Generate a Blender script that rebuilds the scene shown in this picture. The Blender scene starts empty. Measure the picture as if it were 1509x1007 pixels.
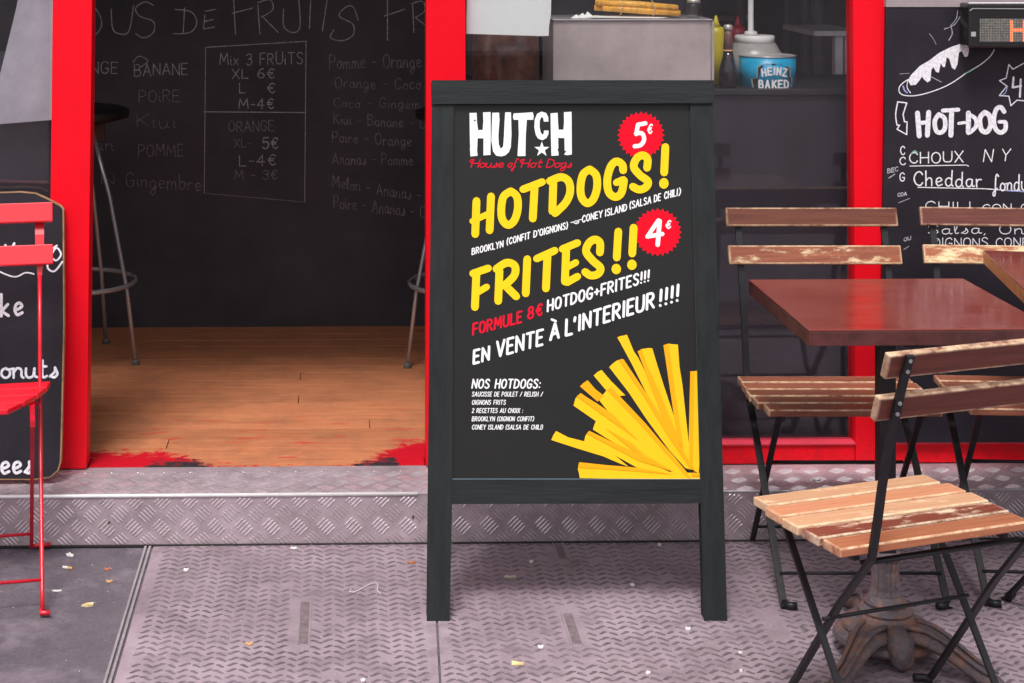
import bpy, bmesh, math, random
from mathutils import Vector, Matrix
random.seed(7)
R = math.radians
SC = bpy.context.scene
COL = SC.collection

# ------------------------------------------------------------------ camera, light
F, U0, V0, H = 2500.0, 555.0, -100.0, 1.65        # level camera with a shifted lens, lens centre in photo pixels
YAW = R(1.26)
CS, SN = math.cos(YAW), math.sin(YAW)
cam_d = bpy.data.cameras.new('camera')
cam = bpy.data.objects.new('camera', cam_d); COL.objects.link(cam)
cam.location = (0, 0, H); cam.rotation_euler = (R(90), 0, -YAW)
cam_d.sensor_width = 36; cam_d.lens = 36 * F / 1509
cam_d.shift_x = (754.5 - U0) / 1509; cam_d.shift_y = -(503.5 - V0) / 1509
cam_d.clip_end = 500; cam_d.clip_start = 0.05
SC.camera = cam

SUN_EL, SUN_AZ = R(63), R(-17)     # from behind the camera, a little to the left
w = bpy.data.worlds.new('World'); SC.world = w; w.use_nodes = True
nt = w.node_tree; nt.nodes.clear()
sky = nt.nodes.new('ShaderNodeTexSky'); sky.sky_type = 'NISHITA'; sky.sun_disc = False
sky.sun_elevation = SUN_EL; sky.sun_rotation = R(180) - SUN_AZ; sky.dust_density = 4.0
hs = nt.nodes.new('ShaderNodeHueSaturation'); hs.inputs['Saturation'].default_value = 0.18
bg = nt.nodes.new('ShaderNodeBackground'); bg.inputs['Strength'].default_value = 0.09
wo = nt.nodes.new('ShaderNodeOutputWorld')
nt.links.new(sky.outputs[0], hs.inputs['Color']); nt.links.new(hs.outputs[0], bg.inputs['Color']); nt.links.new(bg.outputs[0], wo.inputs[0])
sd = bpy.data.lights.new('sun', 'SUN'); sd.energy = 1.5; sd.angle = R(16); sd.color = (1, .965, .93)
so = bpy.data.objects.new('sun', sd); COL.objects.link(so)
ldir = Vector((-math.sin(SUN_AZ) * math.cos(SUN_EL), math.cos(SUN_AZ) * math.cos(SUN_EL), -math.sin(SUN_EL)))
so.rotation_euler = ldir.to_track_quat('-Z', 'Y').to_euler(); so.location = (0, 0, 8)
SC.view_settings.view_transform = 'Standard'; SC.view_settings.look = 'None'
SC.view_settings.gamma = 1; SC.view_settings.use_curve_mapping = False
SC.view_settings.exposure = 0.85
SC.cycles.max_bounces = 8; SC.cycles.transparent_max_bounces = 12

# ------------------------------------------------------------------ points of the place from points of the photo
def CW(X, D, z=0.0): return Vector((X * CS + D * SN, -X * SN + D * CS, z))   # camera-aligned ground coordinates
def PD(u, v, D): return CW((u - U0) / F * D, D, H - (v - V0) / F * D)
def PZ(u, v, z): return PD(u, v, (H - z) * F / (v - V0))
def PY(u, v, y): return PD(u, v, y / (CS - (u - U0) / F * SN))
CAM = Vector((0, 0, H))
class Plane:
    def __init__(s, o, n):
        s.o, s.n = Vector(o), Vector(n).normalized()
        if s.n.dot(CAM - s.o) < 0: s.n = -s.n
    def at(s, u, v, off=0.0):
        d = PD(u, v, 1.0) - CAM
        return CAM + d * ((s.o - CAM).dot(s.n) / d.dot(s.n)) + s.n * off
class Drum:                                            # front of an upright cylinder
    def __init__(s, c, r): s.c, s.r = Vector(c), r
    def at(s, u, v, off=0.0):
        d = PD(u, v, 1.0) - CAM
        r = s.r + off
        a = d.x * d.x + d.y * d.y; px, py = -s.c.x, -s.c.y
        b = 2 * (px * d.x + py * d.y); c = px * px + py * py - r * r
        q = b * b - 4 * a * c
        t = (-b - math.sqrt(max(q, 0))) / (2 * a)
        return CAM + d * t

# ------------------------------------------------------------------ materials
MATS = {}
def nodes(m):
    m.use_nodes = True; t = m.node_tree
    return t, t.nodes['Principled BSDF']
def lin(c):
    return tuple(((x / 255) / 12.92 if x / 255 <= .04045 else ((x / 255 + .055) / 1.055) ** 2.4) for x in c)
def mat(name, col, rough=.5, metal=0, var=.15, scale=8, bump=.0, bscale=60, spec=.5, coat=0, stretch=None, wpos=False):
    if name in MATS: return MATS[name]
    m = bpy.data.materials.new(name); t, b = nodes(m)
    N, L = t.nodes.new, t.links.new
    if wpos: src = N('ShaderNodeNewGeometry').outputs['Position']
    else: src = N('ShaderNodeTexCoord').outputs['Object']
    if stretch:
        mp = N('ShaderNodeMapping'); mp.inputs['Scale'].default_value = stretch; L(src, mp.inputs[0]); src = mp.outputs[0]
    nz = N('ShaderNodeTexNoise'); nz.inputs['Scale'].default_value = scale; nz.inputs['Detail'].default_value = 6; nz.inputs['Roughness'].default_value = .65
    L(src, nz.inputs['Vector'])
    mr = N('ShaderNodeMapRange'); mr.inputs[1].default_value = .3; mr.inputs[2].default_value = .7
    mr.inputs[3].default_value = 1 - var; mr.inputs[4].default_value = 1 + var
    L(nz.outputs[0], mr.inputs[0])
    vm = N('ShaderNodeVectorMath'); vm.operation = 'SCALE'; vm.inputs[0].default_value = col[:3]; L(mr.outputs[0], vm.inputs['Scale'])
    L(vm.outputs[0], b.inputs['Base Color'])
    b.inputs['Roughness'].default_value = rough; b.inputs['Metallic'].default_value = metal
    b.inputs['Specular IOR Level'].default_value = spec
    b.inputs['Coat Weight'].default_value = coat; b.inputs['Coat Roughness'].default_value = .12
    if bump:
        n2 = N('ShaderNodeTexNoise'); n2.inputs['Scale'].default_value = bscale; n2.inputs['Detail'].default_value = 5
        L(src, n2.inputs['Vector'])
        bp = N('ShaderNodeBump'); bp.inputs['Strength'].default_value = bump; bp.inputs['Distance'].default_value = .003
        L(n2.outputs[0], bp.inputs['Height']); L(bp.outputs[0], b.inputs['Normal'])
    MATS[name] = m; return m

def noise_mask(t, src, scale, lo, hi, detail=8, rough=.7):
    N, L = t.nodes.new, t.links.new
    n = N('ShaderNodeTexNoise'); n.inputs['Scale'].default_value = scale; n.inputs['Detail'].default_value = detail; n.inputs['Roughness'].default_value = rough
    L(src, n.inputs['Vector'])
    r = N('ShaderNodeMapRange'); r.inputs[1].default_value = lo; r.inputs[2].default_value = hi; L(n.outputs[0], r.inputs[0])
    return r.outputs[0]
def mixc(t, f, a, b):
    m = t.nodes.new('ShaderNodeMix'); m.data_type = 'RGBA'
    for s, v in ((m.inputs[0], f), (m.inputs[6], a), (m.inputs[7], b)):
        if hasattr(v, 'is_output'): t.links.new(v, s)
        else: s.default_value = v if isinstance(v, (int, float)) else (*v[:3], 1)
    return m.outputs[2]
def mth(t, op, a, b=None, clamp=False):
    m = t.nodes.new('ShaderNodeMath'); m.operation = op; m.use_clamp = clamp
    for s, v in ((m.inputs[0], a), (m.inputs[1], b)):
        if v is None: continue
        if hasattr(v, 'is_output'): t.links.new(v, s)
        else: s.default_value = v
    return m.outputs[0]

def wood(name, dark, light, pale, worn=.5, edge_axis=1, rough=.42, grain=(2, 40, 40), edge=.75, seedoff=0):
    """varnished timber: grain along x, varnish rubbed off in ragged patches and along the long edges"""
    m = bpy.data.materials.new(name); t, b = nodes(m); N, L = t.nodes.new, t.links.new
    tc = N('ShaderNodeTexCoord'); oi = N('ShaderNodeObjectInfo')
    add = N('ShaderNodeVectorMath'); add.operation = 'ADD'
    sc = N('ShaderNodeVectorMath'); sc.operation = 'SCALE'; sc.inputs[0].default_value = (31, 17, 23); L(oi.outputs['Random'], sc.inputs['Scale'])
    L(tc.outputs['Object'], add.inputs[0]); L(sc.outputs[0], add.inputs[1])
    mp = N('ShaderNodeMapping'); mp.inputs['Scale'].default_value = grain; L(add.outputs[0], mp.inputs[0])
    g = noise_mask(t, mp.outputs[0], 3.0, .3, .7)
    base = mixc(t, g, dark, light)
    tone = N('ShaderNodeMapRange'); tone.inputs[3].default_value = .75; tone.inputs[4].default_value = 1.2; L(oi.outputs['Random'], tone.inputs[0])
    vs = N('ShaderNodeVectorMath'); vs.operation = 'SCALE'; L(base, vs.inputs[0]); L(tone.outputs[0], vs.inputs['Scale']); base = vs.outputs[0]
    mp2 = N('ShaderNodeMapping'); mp2.inputs['Scale'].default_value = (7, 22, 22); L(add.outputs[0], mp2.inputs[0])
    patch = noise_mask(t, mp2.outputs[0], 1.6, .72 - worn * .3, .83 - worn * .3, 9, .72)
    sp = N('ShaderNodeSeparateXYZ'); L(tc.outputs['Generated'], sp.inputs[0])
    e = mth(t, 'ABSOLUTE', mth(t, 'SUBTRACT', sp.outputs[edge_axis], .5))
    ex = mth(t, 'ABSOLUTE', mth(t, 'SUBTRACT', sp.outputs[0], .5))
    em = N('ShaderNodeMapRange'); em.inputs[1].default_value = .40; em.inputs[2].default_value = .47; L(e, em.inputs[0])
    em2 = N('ShaderNodeMapRange'); em2.inputs[1].default_value = .485; em2.inputs[2].default_value = .497; L(ex, em2.inputs[0])
    eo = em.outputs[0]
    if edge_axis == 1: eo = mth(t, 'MULTIPLY', eo, mth(t, 'GREATER_THAN', sp.outputs[2], .8))
    em3 = mth(t, 'MAXIMUM', eo, mth(t, 'MULTIPLY', em2.outputs[0], .7))
    en = noise_mask(t, add.outputs[0], 30, .35, .6)
    em4 = mth(t, 'MULTIPLY', mth(t, 'MULTIPLY', em3, en), edge)
    f = mth(t, 'MAXIMUM', mth(t, 'MULTIPLY', patch, .85), em4, True)
    col = mixc(t, f, base, pale)
    L(col, b.inputs['Base Color']); b.inputs['Specular IOR Level'].default_value = .3
    L(mth(t, 'ADD', mth(t, 'MULTIPLY', f, .25), rough), b.inputs['Roughness'])
    bp = N('ShaderNodeBump'); bp.inputs['Strength'].default_value = .35; bp.inputs['Distance'].default_value = .001
    L(g, bp.inputs['Height']); L(bp.outputs[0], b.inputs['Normal'])
    MATS[name] = m; return m

RED = mat('red gloss paint', (.88, .002, .014), .45, var=.05, scale=5, bump=.15, bscale=90, spec=.22)
BLACKIRON = mat('black painted steel', (.012, .011, .014), .42, spec=.35, var=.4, scale=30, bump=.2)
REDIRON = mat('red painted steel', (.62, .008, .025), .35, var=.2, scale=20, coat=.3)
BOARDF = mat('charcoal stained frame wood', (.0115, .0145, .0155), .6, spec=.3, var=.4, scale=3, stretch=(14, 14, 1.5), bump=.35, bscale=12)
BOARDH = mat('charcoal stained rail wood', (.0115, .0145, .0155), .6, spec=.3, var=.35, scale=3, stretch=(1.5, 14, 14), bump=.35, bscale=12)
POSTER = mat('black poster print', (.0135, .013, .0135), .4, spec=.3, var=.06, scale=3)
YEL = mat('yellow print', (.93, .585, .008), .5, var=.02, spec=.2)
ORA = mat('orange print', (.93, .39, .004), .5, var=.02, spec=.2)
FRY = mat('fries print', (.93, .53, .010), .5, var=.03, spec=.2)
WHT = mat('white print', (.84, .84, .84), .5, var=.02)
PRED = mat('red print', (.86, .002, .018), .5, var=.02, spec=.12)
PRED2 = mat('red script print', (.72, .006, .028), .5, var=.02, spec=.12)
SLATE = mat('blackboard paint', (.020, .016, .024), .55, spec=.3, var=.3, scale=6, bump=.08)
WALLSL = mat('chalk wall paint', (.050, .044, .053), .75, var=.35, scale=3)
CHALK = mat('bright chalk', (.80, .78, .84), .8, var=.25, scale=120)
CHALKM = mat('thin chalk', (.42, .41, .46), .85, var=.5, scale=90)
CHALKD = mat('faint chalk', (.40, .375, .41), .9, var=.55, scale=60)
CHALKF = mat('rubbed chalk', (.21, .19, .21), .9, var=.6, scale=60)
CHALKB = mat('blue chalk', (.30, .32, .62), .8, var=.3, scale=80)
CHALKG = mat('green chalk', (.25, .52, .36), .8, var=.3, scale=80)
ALU = mat('tread plate aluminium', (.43, .335, .375), .5, metal=.3, var=.28, scale=9, bump=.25, bscale=140)
ALUB = mat('tread plate bars', (.60, .50, .545), .34, metal=.55, var=.25, scale=30)
NOSE = mat('polished step edge', (.95, .94, .94), .33, metal=.25, var=.1, scale=30)
DARKW = mat('dark interior wall', (.06, .052, .056), .8, var=.4, scale=4)
PANELD = mat('dark laminate counter', (.028, .023, .034), .45, var=.25, scale=5)
def grime(m, base_z, top_z, amt):
    t = m.node_tree; b = t.nodes['Principled BSDF']; src = t.nodes.new('ShaderNodeNewGeometry').outputs['Position']
    old = b.inputs['Base Color'].links[0].from_socket
    sp = t.nodes.new('ShaderNodeSeparateXYZ'); t.links.new(src, sp.inputs[0])
    mr = t.nodes.new('ShaderNodeMapRange'); mr.inputs[1].default_value = top_z; mr.inputs[2].default_value = base_z; t.links.new(sp.outputs[2], mr.inputs[0])
    n = noise_mask(t, src, 24, .42, .66, 9, .8); n2 = noise_mask(t, src, 60, .70, .74, 9, .8)
    f = mth(t, 'MULTIPLY', mth(t, 'MULTIPLY', n, mr.outputs[0]), amt)
    t.links.new(mixc(t, mth(t, 'MAXIMUM', f, mth(t, 'MULTIPLY', n2, .5)), old, (.28, .02, .025)), b.inputs['Base Color'])
CHROME = mat('chrome tube', (.5, .49, .51), .25, metal=.5, var=.05)
STEEL = mat('brushed steel', (.56, .47, .46), .45, metal=.2, var=.2, scale=6, bump=.15, bscale=200)
PLWHITE = mat('white plastic', (.8, .8, .78), .4, var=.04)
PAPER = mat('white paper', (.85, .87, .85), .7, var=.02)

def glass_mat():
    m = bpy.data.materials.new('window glass'); m.use_nodes = True; t = m.node_tree; t.nodes.clear()
    N, L = t.nodes.new, t.links.new
    tr = N('ShaderNodeBsdfTransparent'); tr.inputs[0].default_value = (.95, .95, .955, 1)
    gl = N('ShaderNodeBsdfGlossy'); gl.inputs['Roughness'].default_value = .03
    df = N('ShaderNodeBsdfDiffuse'); df.inputs[0].default_value = (.5, .45, .52, 1)
    lw = N('ShaderNodeLayerWeight'); lw.inputs[0].default_value = .5
    fr = mth(t, 'ADD', mth(t, 'MULTIPLY', mth(t, 'POWER', lw.outputs['Facing'], 4), .8), .034)
    mx = N('ShaderNodeMixShader'); mx2 = N('ShaderNodeMixShader'); out = N('ShaderNodeOutputMaterial')
    src = N('ShaderNodeNewGeometry').outputs['Position']
    dirt = noise_mask(t, src, 6, .35, .75)
    L(mth(t, 'ADD', mth(t, 'MULTIPLY', dirt, .010), .002), mx2.inputs[0])
    L(fr, mx.inputs[0]); L(tr.outputs[0], mx.inputs[1]); L(gl.outputs[0], mx.inputs[2])
    L(mx.outputs[0], mx2.inputs[1]); L(df.outputs[0], mx2.inputs[2]); L(mx2.outputs[0], out.inputs[0])
    return m
GLASS = glass_mat()

grime(RED, .13, .30, .55)

# ------------------------------------------------------------------ mesh helpers (coordinates: world, or local to the parent thing)
def mesh(name, verts, faces, m, parent=None, smooth=False, world=True, kind=None, bevel=0):
    me = bpy.data.meshes.new(name)
    if world and parent is not None:
        inv = WM[parent.name].inverted(); verts = [inv @ Vector(v) for v in verts]
    me.from_pydata([tuple(v) for v in verts], [], faces)
    bm = bmesh.new(); bm.from_mesh(me)
    if bevel:
        bmesh.ops.bevel(bm, geom=[e for e in bm.edges if e.calc_length() > bevel * 2.5 and e.is_manifold and e.calc_face_angle(0) > .6], offset=bevel, segments=2, profile=.6, affect='EDGES')
    bmesh.ops.recalc_face_normals(bm, faces=bm.faces)
    bm.to_mesh(me); bm.free()
    if smooth:
        for p in me.polygons: p.use_smooth = True
    if m is not None: me.materials.append(m)
    o = bpy.data.objects.new(name, me); COL.objects.link(o)
    if parent is not None: o.parent = parent
    if kind: o['kind'] = kind
    return o
WM = {}
def thing(name, label, cat, loc=(0, 0, 0), rz=0.0, group=None):
    o = bpy.data.objects.new(name, None); COL.objects.link(o); o.location = loc; o.rotation_euler = (0, 0, rz)
    o.empty_display_size = .1
    o['label'] = label; o['category'] = cat
    if group: o['group'] = group
    WM[o.name] = Matrix.Translation(Vector(loc)) @ Matrix.Rotation(rz, 4, 'Z')
    return o
def tag(o, label, cat, group=None):
    o['label'] = label; o['category'] = cat
    if group: o['group'] = group
    return o
CF = [(0, 1, 3, 2), (4, 6, 7, 5), (0, 4, 5, 1), (2, 3, 7, 6), (0, 2, 6, 4), (1, 5, 7, 3)]
class MB:
    def __init__(s): s.v, s.f = [], []
    def box(s, a, b, M=None):
        n = len(s.v)
        for x in (a[0], b[0]):
            for y in (a[1], b[1]):
                for z in (a[2], b[2]):
                    p = Vector((x, y, z)); s.v.append(M @ p if M else p)
        s.f += [tuple(n + i for i in f) for f in CF]; return s
    def hexa(s, P):                      # 8 corners in box order
        n = len(s.v); s.v += [Vector(p) for p in P]; s.f += [tuple(n + i for i in f) for f in CF]; return s
    def tube(s, pts, r, n=8, closed=False):
        pts = [Vector(p) for p in pts]; rr = r if isinstance(r, (list, tuple)) else [r] * len(pts)
        base = len(s.v); up0 = None; K = len(pts)
        for i, p in enumerate(pts):
            if closed: d = pts[(i + 1) % K] - pts[i - 1]
            else: d = pts[min(i + 1, K - 1)] - pts[max(i - 1, 0)]
            d.normalize()
            if up0 is None:
                up0 = Vector((0, 0, 1)) if abs(d.z) < .9 else Vector((1, 0, 0))
            a = d.cross(up0).normalized(); b = a.cross(d).normalized(); up0 = b
            for k in range(n):
                t = 2 * math.pi * k / n; s.v.append(p + (a * math.cos(t) + b * math.sin(t)) * rr[i])
        for i in range(K if closed else K - 1):
            j = (i + 1) % K
            for k in range(n):
                s.f.append((base + i * n + k, base + i * n + (k + 1) % n, base + j * n + (k + 1) % n, base + j * n + k))
        if not closed:
            s.f.append(tuple(base + k for k in range(n))[::-1]); s.f.append(tuple(base + (K - 1) * n + k for k in range(n)))
        return s
    def lathe(s, c, prof, n=24, flute=0):
        base = len(s.v); c = Vector(c)
        for r, z in prof:
            for k in range(n):
                t = 2 * math.pi * k / n; q = r * (1 + (flute * math.cos(t * n / 2) if flute else 0))
                s.v.append(c + Vector((q * math.cos(t), q * math.sin(t), z)))
        for i in range(len(prof) - 1):
            for k in range(n):
                s.f.append((base + i * n + k, base + i * n + (k + 1) % n, base + (i + 1) * n + (k + 1) % n, base + (i + 1) * n + k))
        s.f.append(tuple(base + k for k in range(n))[::-1]); s.f.append(tuple(base + (len(prof) - 1) * n + k for k in range(n)))
        return s
    def strap(s, pts, w, t, x):          # flat bar in a y-z plane at x: w across x, t thick
        P = [Vector((0, p[0], p[1])) for p in pts]; base = len(s.v); K = len(P)
        for i, p in enumerate(P):
            d = (P[min(i + 1, K - 1)] - P[max(i - 1, 0)]).normalized(); nn = Vector((0, -d.z, d.y))
            ww = w[i] if isinstance(w, (list, tuple)) else w
            for a, b in ((-1, -1), (1, -1), (1, 1), (-1, 1)):
                s.v.append(Vector((x + a * ww / 2, 0, 0)) + p + nn * b * t / 2)
        for i in range(K - 1):
            for k in range(4):
                s.f.append((base + i * 4 + k, base + i * 4 + (k + 1) % 4, base + i * 4 + 4 + (k + 1) % 4, base + i * 4 + 4 + k))
        s.f.append((base, base + 1, base + 2, base + 3)); b = base + (K - 1) * 4; s.f.append((b + 3, b + 2, b + 1, b))
        return s
    def prism(s, poly, off):             # closed polygon (world points) thickened by vector off
        n = len(s.v); k = len(poly); s.v += [Vector(p) for p in poly] + [Vector(p) + off for p in poly]
        s.f.append(tuple(range(n, n + k))); s.f.append(tuple(range(n + k, n + 2 * k))[::-1])
        for i in range(k): s.f.append((n + i, n + (i + 1) % k, n + k + (i + 1) % k, n + k + i))
        return s
    def build(s, name, m, parent=None, **k): return mesh(name, s.v, s.f, m, parent, **k)

# ------------------------------------------------------------------ lettering: strokes in photo pixels laid on a real surface
def catmull(P, n=6):
    if len(P) < 3: return P
    Q = [P[0]] + list(P) + [P[-1]]; out = []
    for i in range(1, len(Q) - 2):
        p0, p1, p2, p3 = Q[i - 1], Q[i], Q[i + 1], Q[i + 2]
        for k in range(n):
            t = k / n; t2, t3 = t * t, t * t * t
            out.append(tuple(.5 * ((2 * p1[a]) + (-p0[a] + p2[a]) * t + (2 * p0[a] - 5 * p1[a] + 4 * p2[a] - p3[a]) * t2 + (-p0[a] + 3 * p1[a] - 3 * p2[a] + p3[a]) * t3) for a in (0, 1)))
    out.append(P[-1]); return out
def ribbon(pts, w, v, f, surf, off, cap=True):
    q = [pts[0]]
    for p in pts[1:]:
        if math.hypot(p[0] - q[-1][0], p[1] - q[-1][1]) > .05: q.append(p)
    if len(q) < 2: q.append((q[0][0] + .1, q[0][1]))
    L, Rr = [], []; h = w / 2
    for i, p in enumerate(q):
        a = q[max(i - 1, 0)]; b = q[min(i + 1, len(q) - 1)]
        dx, dy = b[0] - a[0], b[1] - a[1]; l = math.hypot(dx, dy) or 1; dx /= l; dy /= l
        L.append((p[0] - dy * h, p[1] + dx * h)); Rr.append((p[0] + dy * h, p[1] - dx * h))
    n = len(v); o = off
    for i in range(len(q)):
        v.append(surf.at(*L[i], o)); v.append(surf.at(*Rr[i], o)); o += 1.2e-5
    for i in range(len(q) - 1): f.append((n + 2 * i, n + 2 * i + 1, n + 2 * i + 3, n + 2 * i + 2))
    if cap:
        for (p, nb, i0, oo) in ((q[0], q[1], n, off), (q[-1], q[-2], n + 2 * len(q) - 2, o - 1.2e-5)):
            ang = math.atan2(p[1] - nb[1], p[0] - nb[0]); m0 = len(v); K = 4
            ring = []
            for k in range(1, K):
                t = ang - math.pi / 2 + math.pi * k / K
                v.append(surf.at(p[0] + h * math.cos(t), p[1] + h * math.sin(t), oo)); ring.append(m0 + k - 1)
            # at the start L lies on the +90 side of the outward direction reversed
            f.append(tuple([i0] + (ring if p is q[0] else ring[::-1]) + [i0 + 1]))
def art(name, m, parent, surf, items, off=.0005):
    """items: ('s', pts, width) smooth stroke, ('l', pts, width) straight strokes, ('p', pts) filled shape"""
    gs = []
    for it in items:
        gi = it[3] if len(it) > 3 else 0
        if gi not in gs: gs.append(gi)
    if len(gs) > 1:
        for gi in gs: o = art(name, m, parent, surf, [it for it in items if (it[3] if len(it) > 3 else 0) == gi], off)
        return o
    v, f = [], []; c = 0
    for it in items:
        lv = off + (c % 6) * .00008; c += 1
        if it[0] == 's': ribbon(catmull(it[1]), it[2], v, f, surf, lv)
        elif it[0] == 'l':
            for i in range(len(it[1]) - 1):
                ribbon([it[1][i], it[1][i + 1]], it[2], v, f, surf, off + ((c + i) % 6) * .00008)
        else:
            n = len(v); v += [surf.at(p[0], p[1], it[2] if len(it) > 2 and it[2] is not None else lv) for p in it[1]]; f.append(tuple(range(n, n + len(it[1]))))
    return mesh(name, v, f, m, parent)
FONT_SRC = {
'A': '.6|0,0 .3,1|.3,1 .6,0|.12,.34 .48,.34', 'B': '.52|0,0 0,1|~0,1 .32,.97 .44,.77 .32,.56 0,.53|~0,.53 .38,.5 .52,.27 .38,.03 0,0',
'C': '.5|~.5,.8 .42,.95 .28,1 .09,.85 0,.5 .09,.15 .28,0 .42,.05 .5,.2', 'D': '.54|0,0 0,1|~0,1 .28,.95 .5,.75 .54,.5 .48,.2 .28,.04 0,0',
'E': '.44|.44,1 0,1 0,0 .44,0|0,.52 .36,.52', 'F': '.44|.44,1 0,1 0,0|0,.5 .36,.5',
'G': '.55|~.52,.82 .42,.97 .27,1 .08,.85 0,.5 .08,.13 .27,0 .47,.1 .53,.4|.3,.44 .54,.44', 'H': '.52|0,0 0,1|.52,0 .52,1|0,.5 .52,.5',
'I': '.06|.03,0 .03,1', 'J': '.4|~.38,1 .4,.3 .3,.03 .12,0 0,.15', 'K': '.52|0,0 0,1|.5,1 0,.42|.14,.55 .52,0', 'L': '.42|0,1 0,0 .42,0',
'M': '.7|0,0 .08,1 .35,.3 .62,1 .7,0', 'N': '.54|0,0 0,1 .54,0 .54,1', 'O': '.56|~.28,1 .08,.87 0,.5 .08,.13 .28,0 .48,.13 .56,.5 .48,.87 .28,1',
'P': '.5|0,0 0,1|~0,1 .35,.96 .48,.73 .35,.5 0,.45', 'Q': '.56|~.28,1 .08,.87 0,.5 .08,.13 .28,0 .48,.13 .56,.5 .48,.87 .28,1|.35,.25 .58,-.05',
'R': '.52|0,0 0,1|~0,1 .35,.97 .47,.75 .35,.54 0,.48|.18,.5 .52,0', 'S': '.48|~.46,.84 .36,.97 .2,1 .05,.88 .05,.68 .24,.53 .42,.38 .46,.17 .32,.02 .15,0 0,.14',
'T': '.54|0,1 .54,1|.27,1 .27,0', 'U': '.54|~0,1 0,.35 .08,.06 .27,0 .46,.06 .54,.35 .54,1', 'V': '.56|0,1 .28,0 .56,1', 'W': '.8|0,1 .2,0 .4,.8 .6,0 .8,1',
'X': '.52|0,1 .52,0|0,0 .52,1', 'Y': '.54|0,1 .27,.48|.54,1 .27,.48 .27,0', 'Z': '.5|0,1 .5,1 0,0 .5,0',
'0': '.5|~.25,1 .07,.87 0,.5 .07,.13 .25,0 .43,.13 .5,.5 .43,.87 .25,1', '2': '.46|~.02,.8 .12,.97 .28,1 .42,.87 .4,.62 .2,.35 0,0|0,0 .46,0',
'3': '.46|~.02,.85 .2,1 .4,.9 .4,.65 .2,.53|~.2,.53 .42,.45 .46,.2 .3,.02 .12,.0 0,.13', '4': '.5|.36,1 0,.35 .5,.35|.36,1 .34,0',
'5': '.46|.44,1 .08,1 .04,.55|~.04,.55 .25,.62 .44,.5 .46,.25 .32,.03 .12,0 0,.12', '6': '.48|~.4,.95 .2,.85 .03,.5 .03,.2 .2,0 .4,.06 .46,.28 .34,.48 .15,.48 .03,.3',
'8': '.48|~.24,.53 .07,.65 .07,.9 .24,1 .41,.9 .41,.65 .24,.53 .03,.38 .03,.12 .24,0 .45,.12 .45,.38 .24,.53',
'€': '.5|~.5,.85 .35,1 .17,.85 .1,.5 .17,.15 .35,0 .5,.15|0,.6 .4,.6|0,.42 .36,.42', '!': '.1|.07,1 .05,.35|.04,.06 .04,.05', ':': '.06|.04,.6 .04,.58|.03,.1 .03,.08',
"'": '.08|.06,1 .02,.78', '(': '.18|~.18,1.05 .03,.75 0,.5 .03,.2 .15,-.08', ')': '.18|~.02,1.05 .16,.75 .18,.5 .14,.2 .0,-.08', '-': '.3|0,.45 .3,.45', '+': '.4|0,.45 .4,.45|.2,.68 .2,.22',
'/': '.4|0,0 .4,1', '.': '.05|.02,.04 .03,.05', ' ': '.3|', ',': '.08|.05,.05 .0,-.12', 'w': '.5|0,.52 .12,0 .25,.4 .38,0 .5,.52', '`': '.2|.0,1.35 .2,1.15',
'a': '.42|~.38,.5 .2,.55 .04,.42 .02,.15 .15,0 .32,.12 .38,.5|~.38,.5 .36,.15 .44,.02 .5,.08', 'b': '.4|~.02,1 .02,.1|~.02,.35 .2,.52 .38,.4 .36,.1 .18,0 .02,.12',
'c': '.36|~.36,.45 .2,.55 .03,.4 .03,.12 .18,0 .36,.1', 'd': '.42|~.38,.45 .2,.55 .03,.4 .03,.12 .18,0 .36,.15|~.4,1.05 .38,.5 .38,.12 .46,.02', 'e': '.38|~.03,.25 .2,.28 .36,.4 .25,.55 .07,.47 .02,.22 .14,.01 .38,.1',
'f': '.36|~.4,.95 .3,1.08 .2,.95 .16,.4 .12,-.3 .02,-.42 -.04,-.25 .1,-.05 .3,.1', 'g': '.42|~.38,.5 .2,.55 .04,.42 .02,.15 .15,.02 .32,.12 .38,.5|~.38,.5 .36,-.2 .2,-.42 .05,-.3 .15,-.1 .46,.1',
'h': '.4|0,1 0,0|~0,.3 .15,.52 .32,.5 .35,.25 .36,0', 'i': '.08|~.02,.5 .02,.12 .1,0|.03,.75 .03,.77', 'j': '.2|~.15,.5 .15,-.3 0,-.4', 'k': '.36|0,1 0,0|.32,.52 .02,.22 .36,0',
'l': '.14|~.02,.2 .12,.7 .1,1.02 .0,.9 .02,.2 .1,0 .2,.08', 'm': '.6|0,.52 0,0|~0,.3 .12,.52 .26,.45 .28,0|~.28,.3 .4,.52 .54,.45 .58,0', 'n': '.38|0,.52 0,0|~0,.3 .15,.53 .32,.45 .34,.1 .42,0',
'o': '.38|~.19,.54 .04,.42 .02,.15 .19,0 .35,.13 .36,.4 .19,.54|~.19,.54 .3,.46 .44,.5', 'p': '.4|0,.52 0,-.35|~0,.35 .18,.54 .36,.42 .36,.12 .18,0 0,.12', 'r': '.3|0,.52 .02,0|~.02,.3 .12,.5 .3,.5',
's': '.3|~0,.05 .2,.3 .22,.55|~.22,.55 .32,.2 .2,0 .04,.05', 't': '.3|~.14,.95 .12,.15 .2,0 .32,.08|0,.62 .3,.62', 'u': '.42|~0,.52 .0,.15 .12,0 .3,.1 .36,.52|~.36,.52 .36,.12 .46,.03',
'v': '.36|0,.52 .16,0 .34,.52', 'x': '.36|0,.52 .36,0|0,0 .36,.52', 'y': '.36|0,.52 .17,.05|.36,.52 .05,-.38', 'z': '.34|0,.5 .34,.5 0,0 .34,0'}
FONT = {}
for ch, s in FONT_SRC.items():
    p = s.split('|'); st = []
    for q in p[1:]:
        if not q: continue
        sm = q[0] == '~'; st.append((sm, [tuple(float(c) for c in a.split(',')) for a in q.lstrip('~').split()]))
    FONT[ch] = (float(p[0]), st)
GID = [0]
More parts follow.
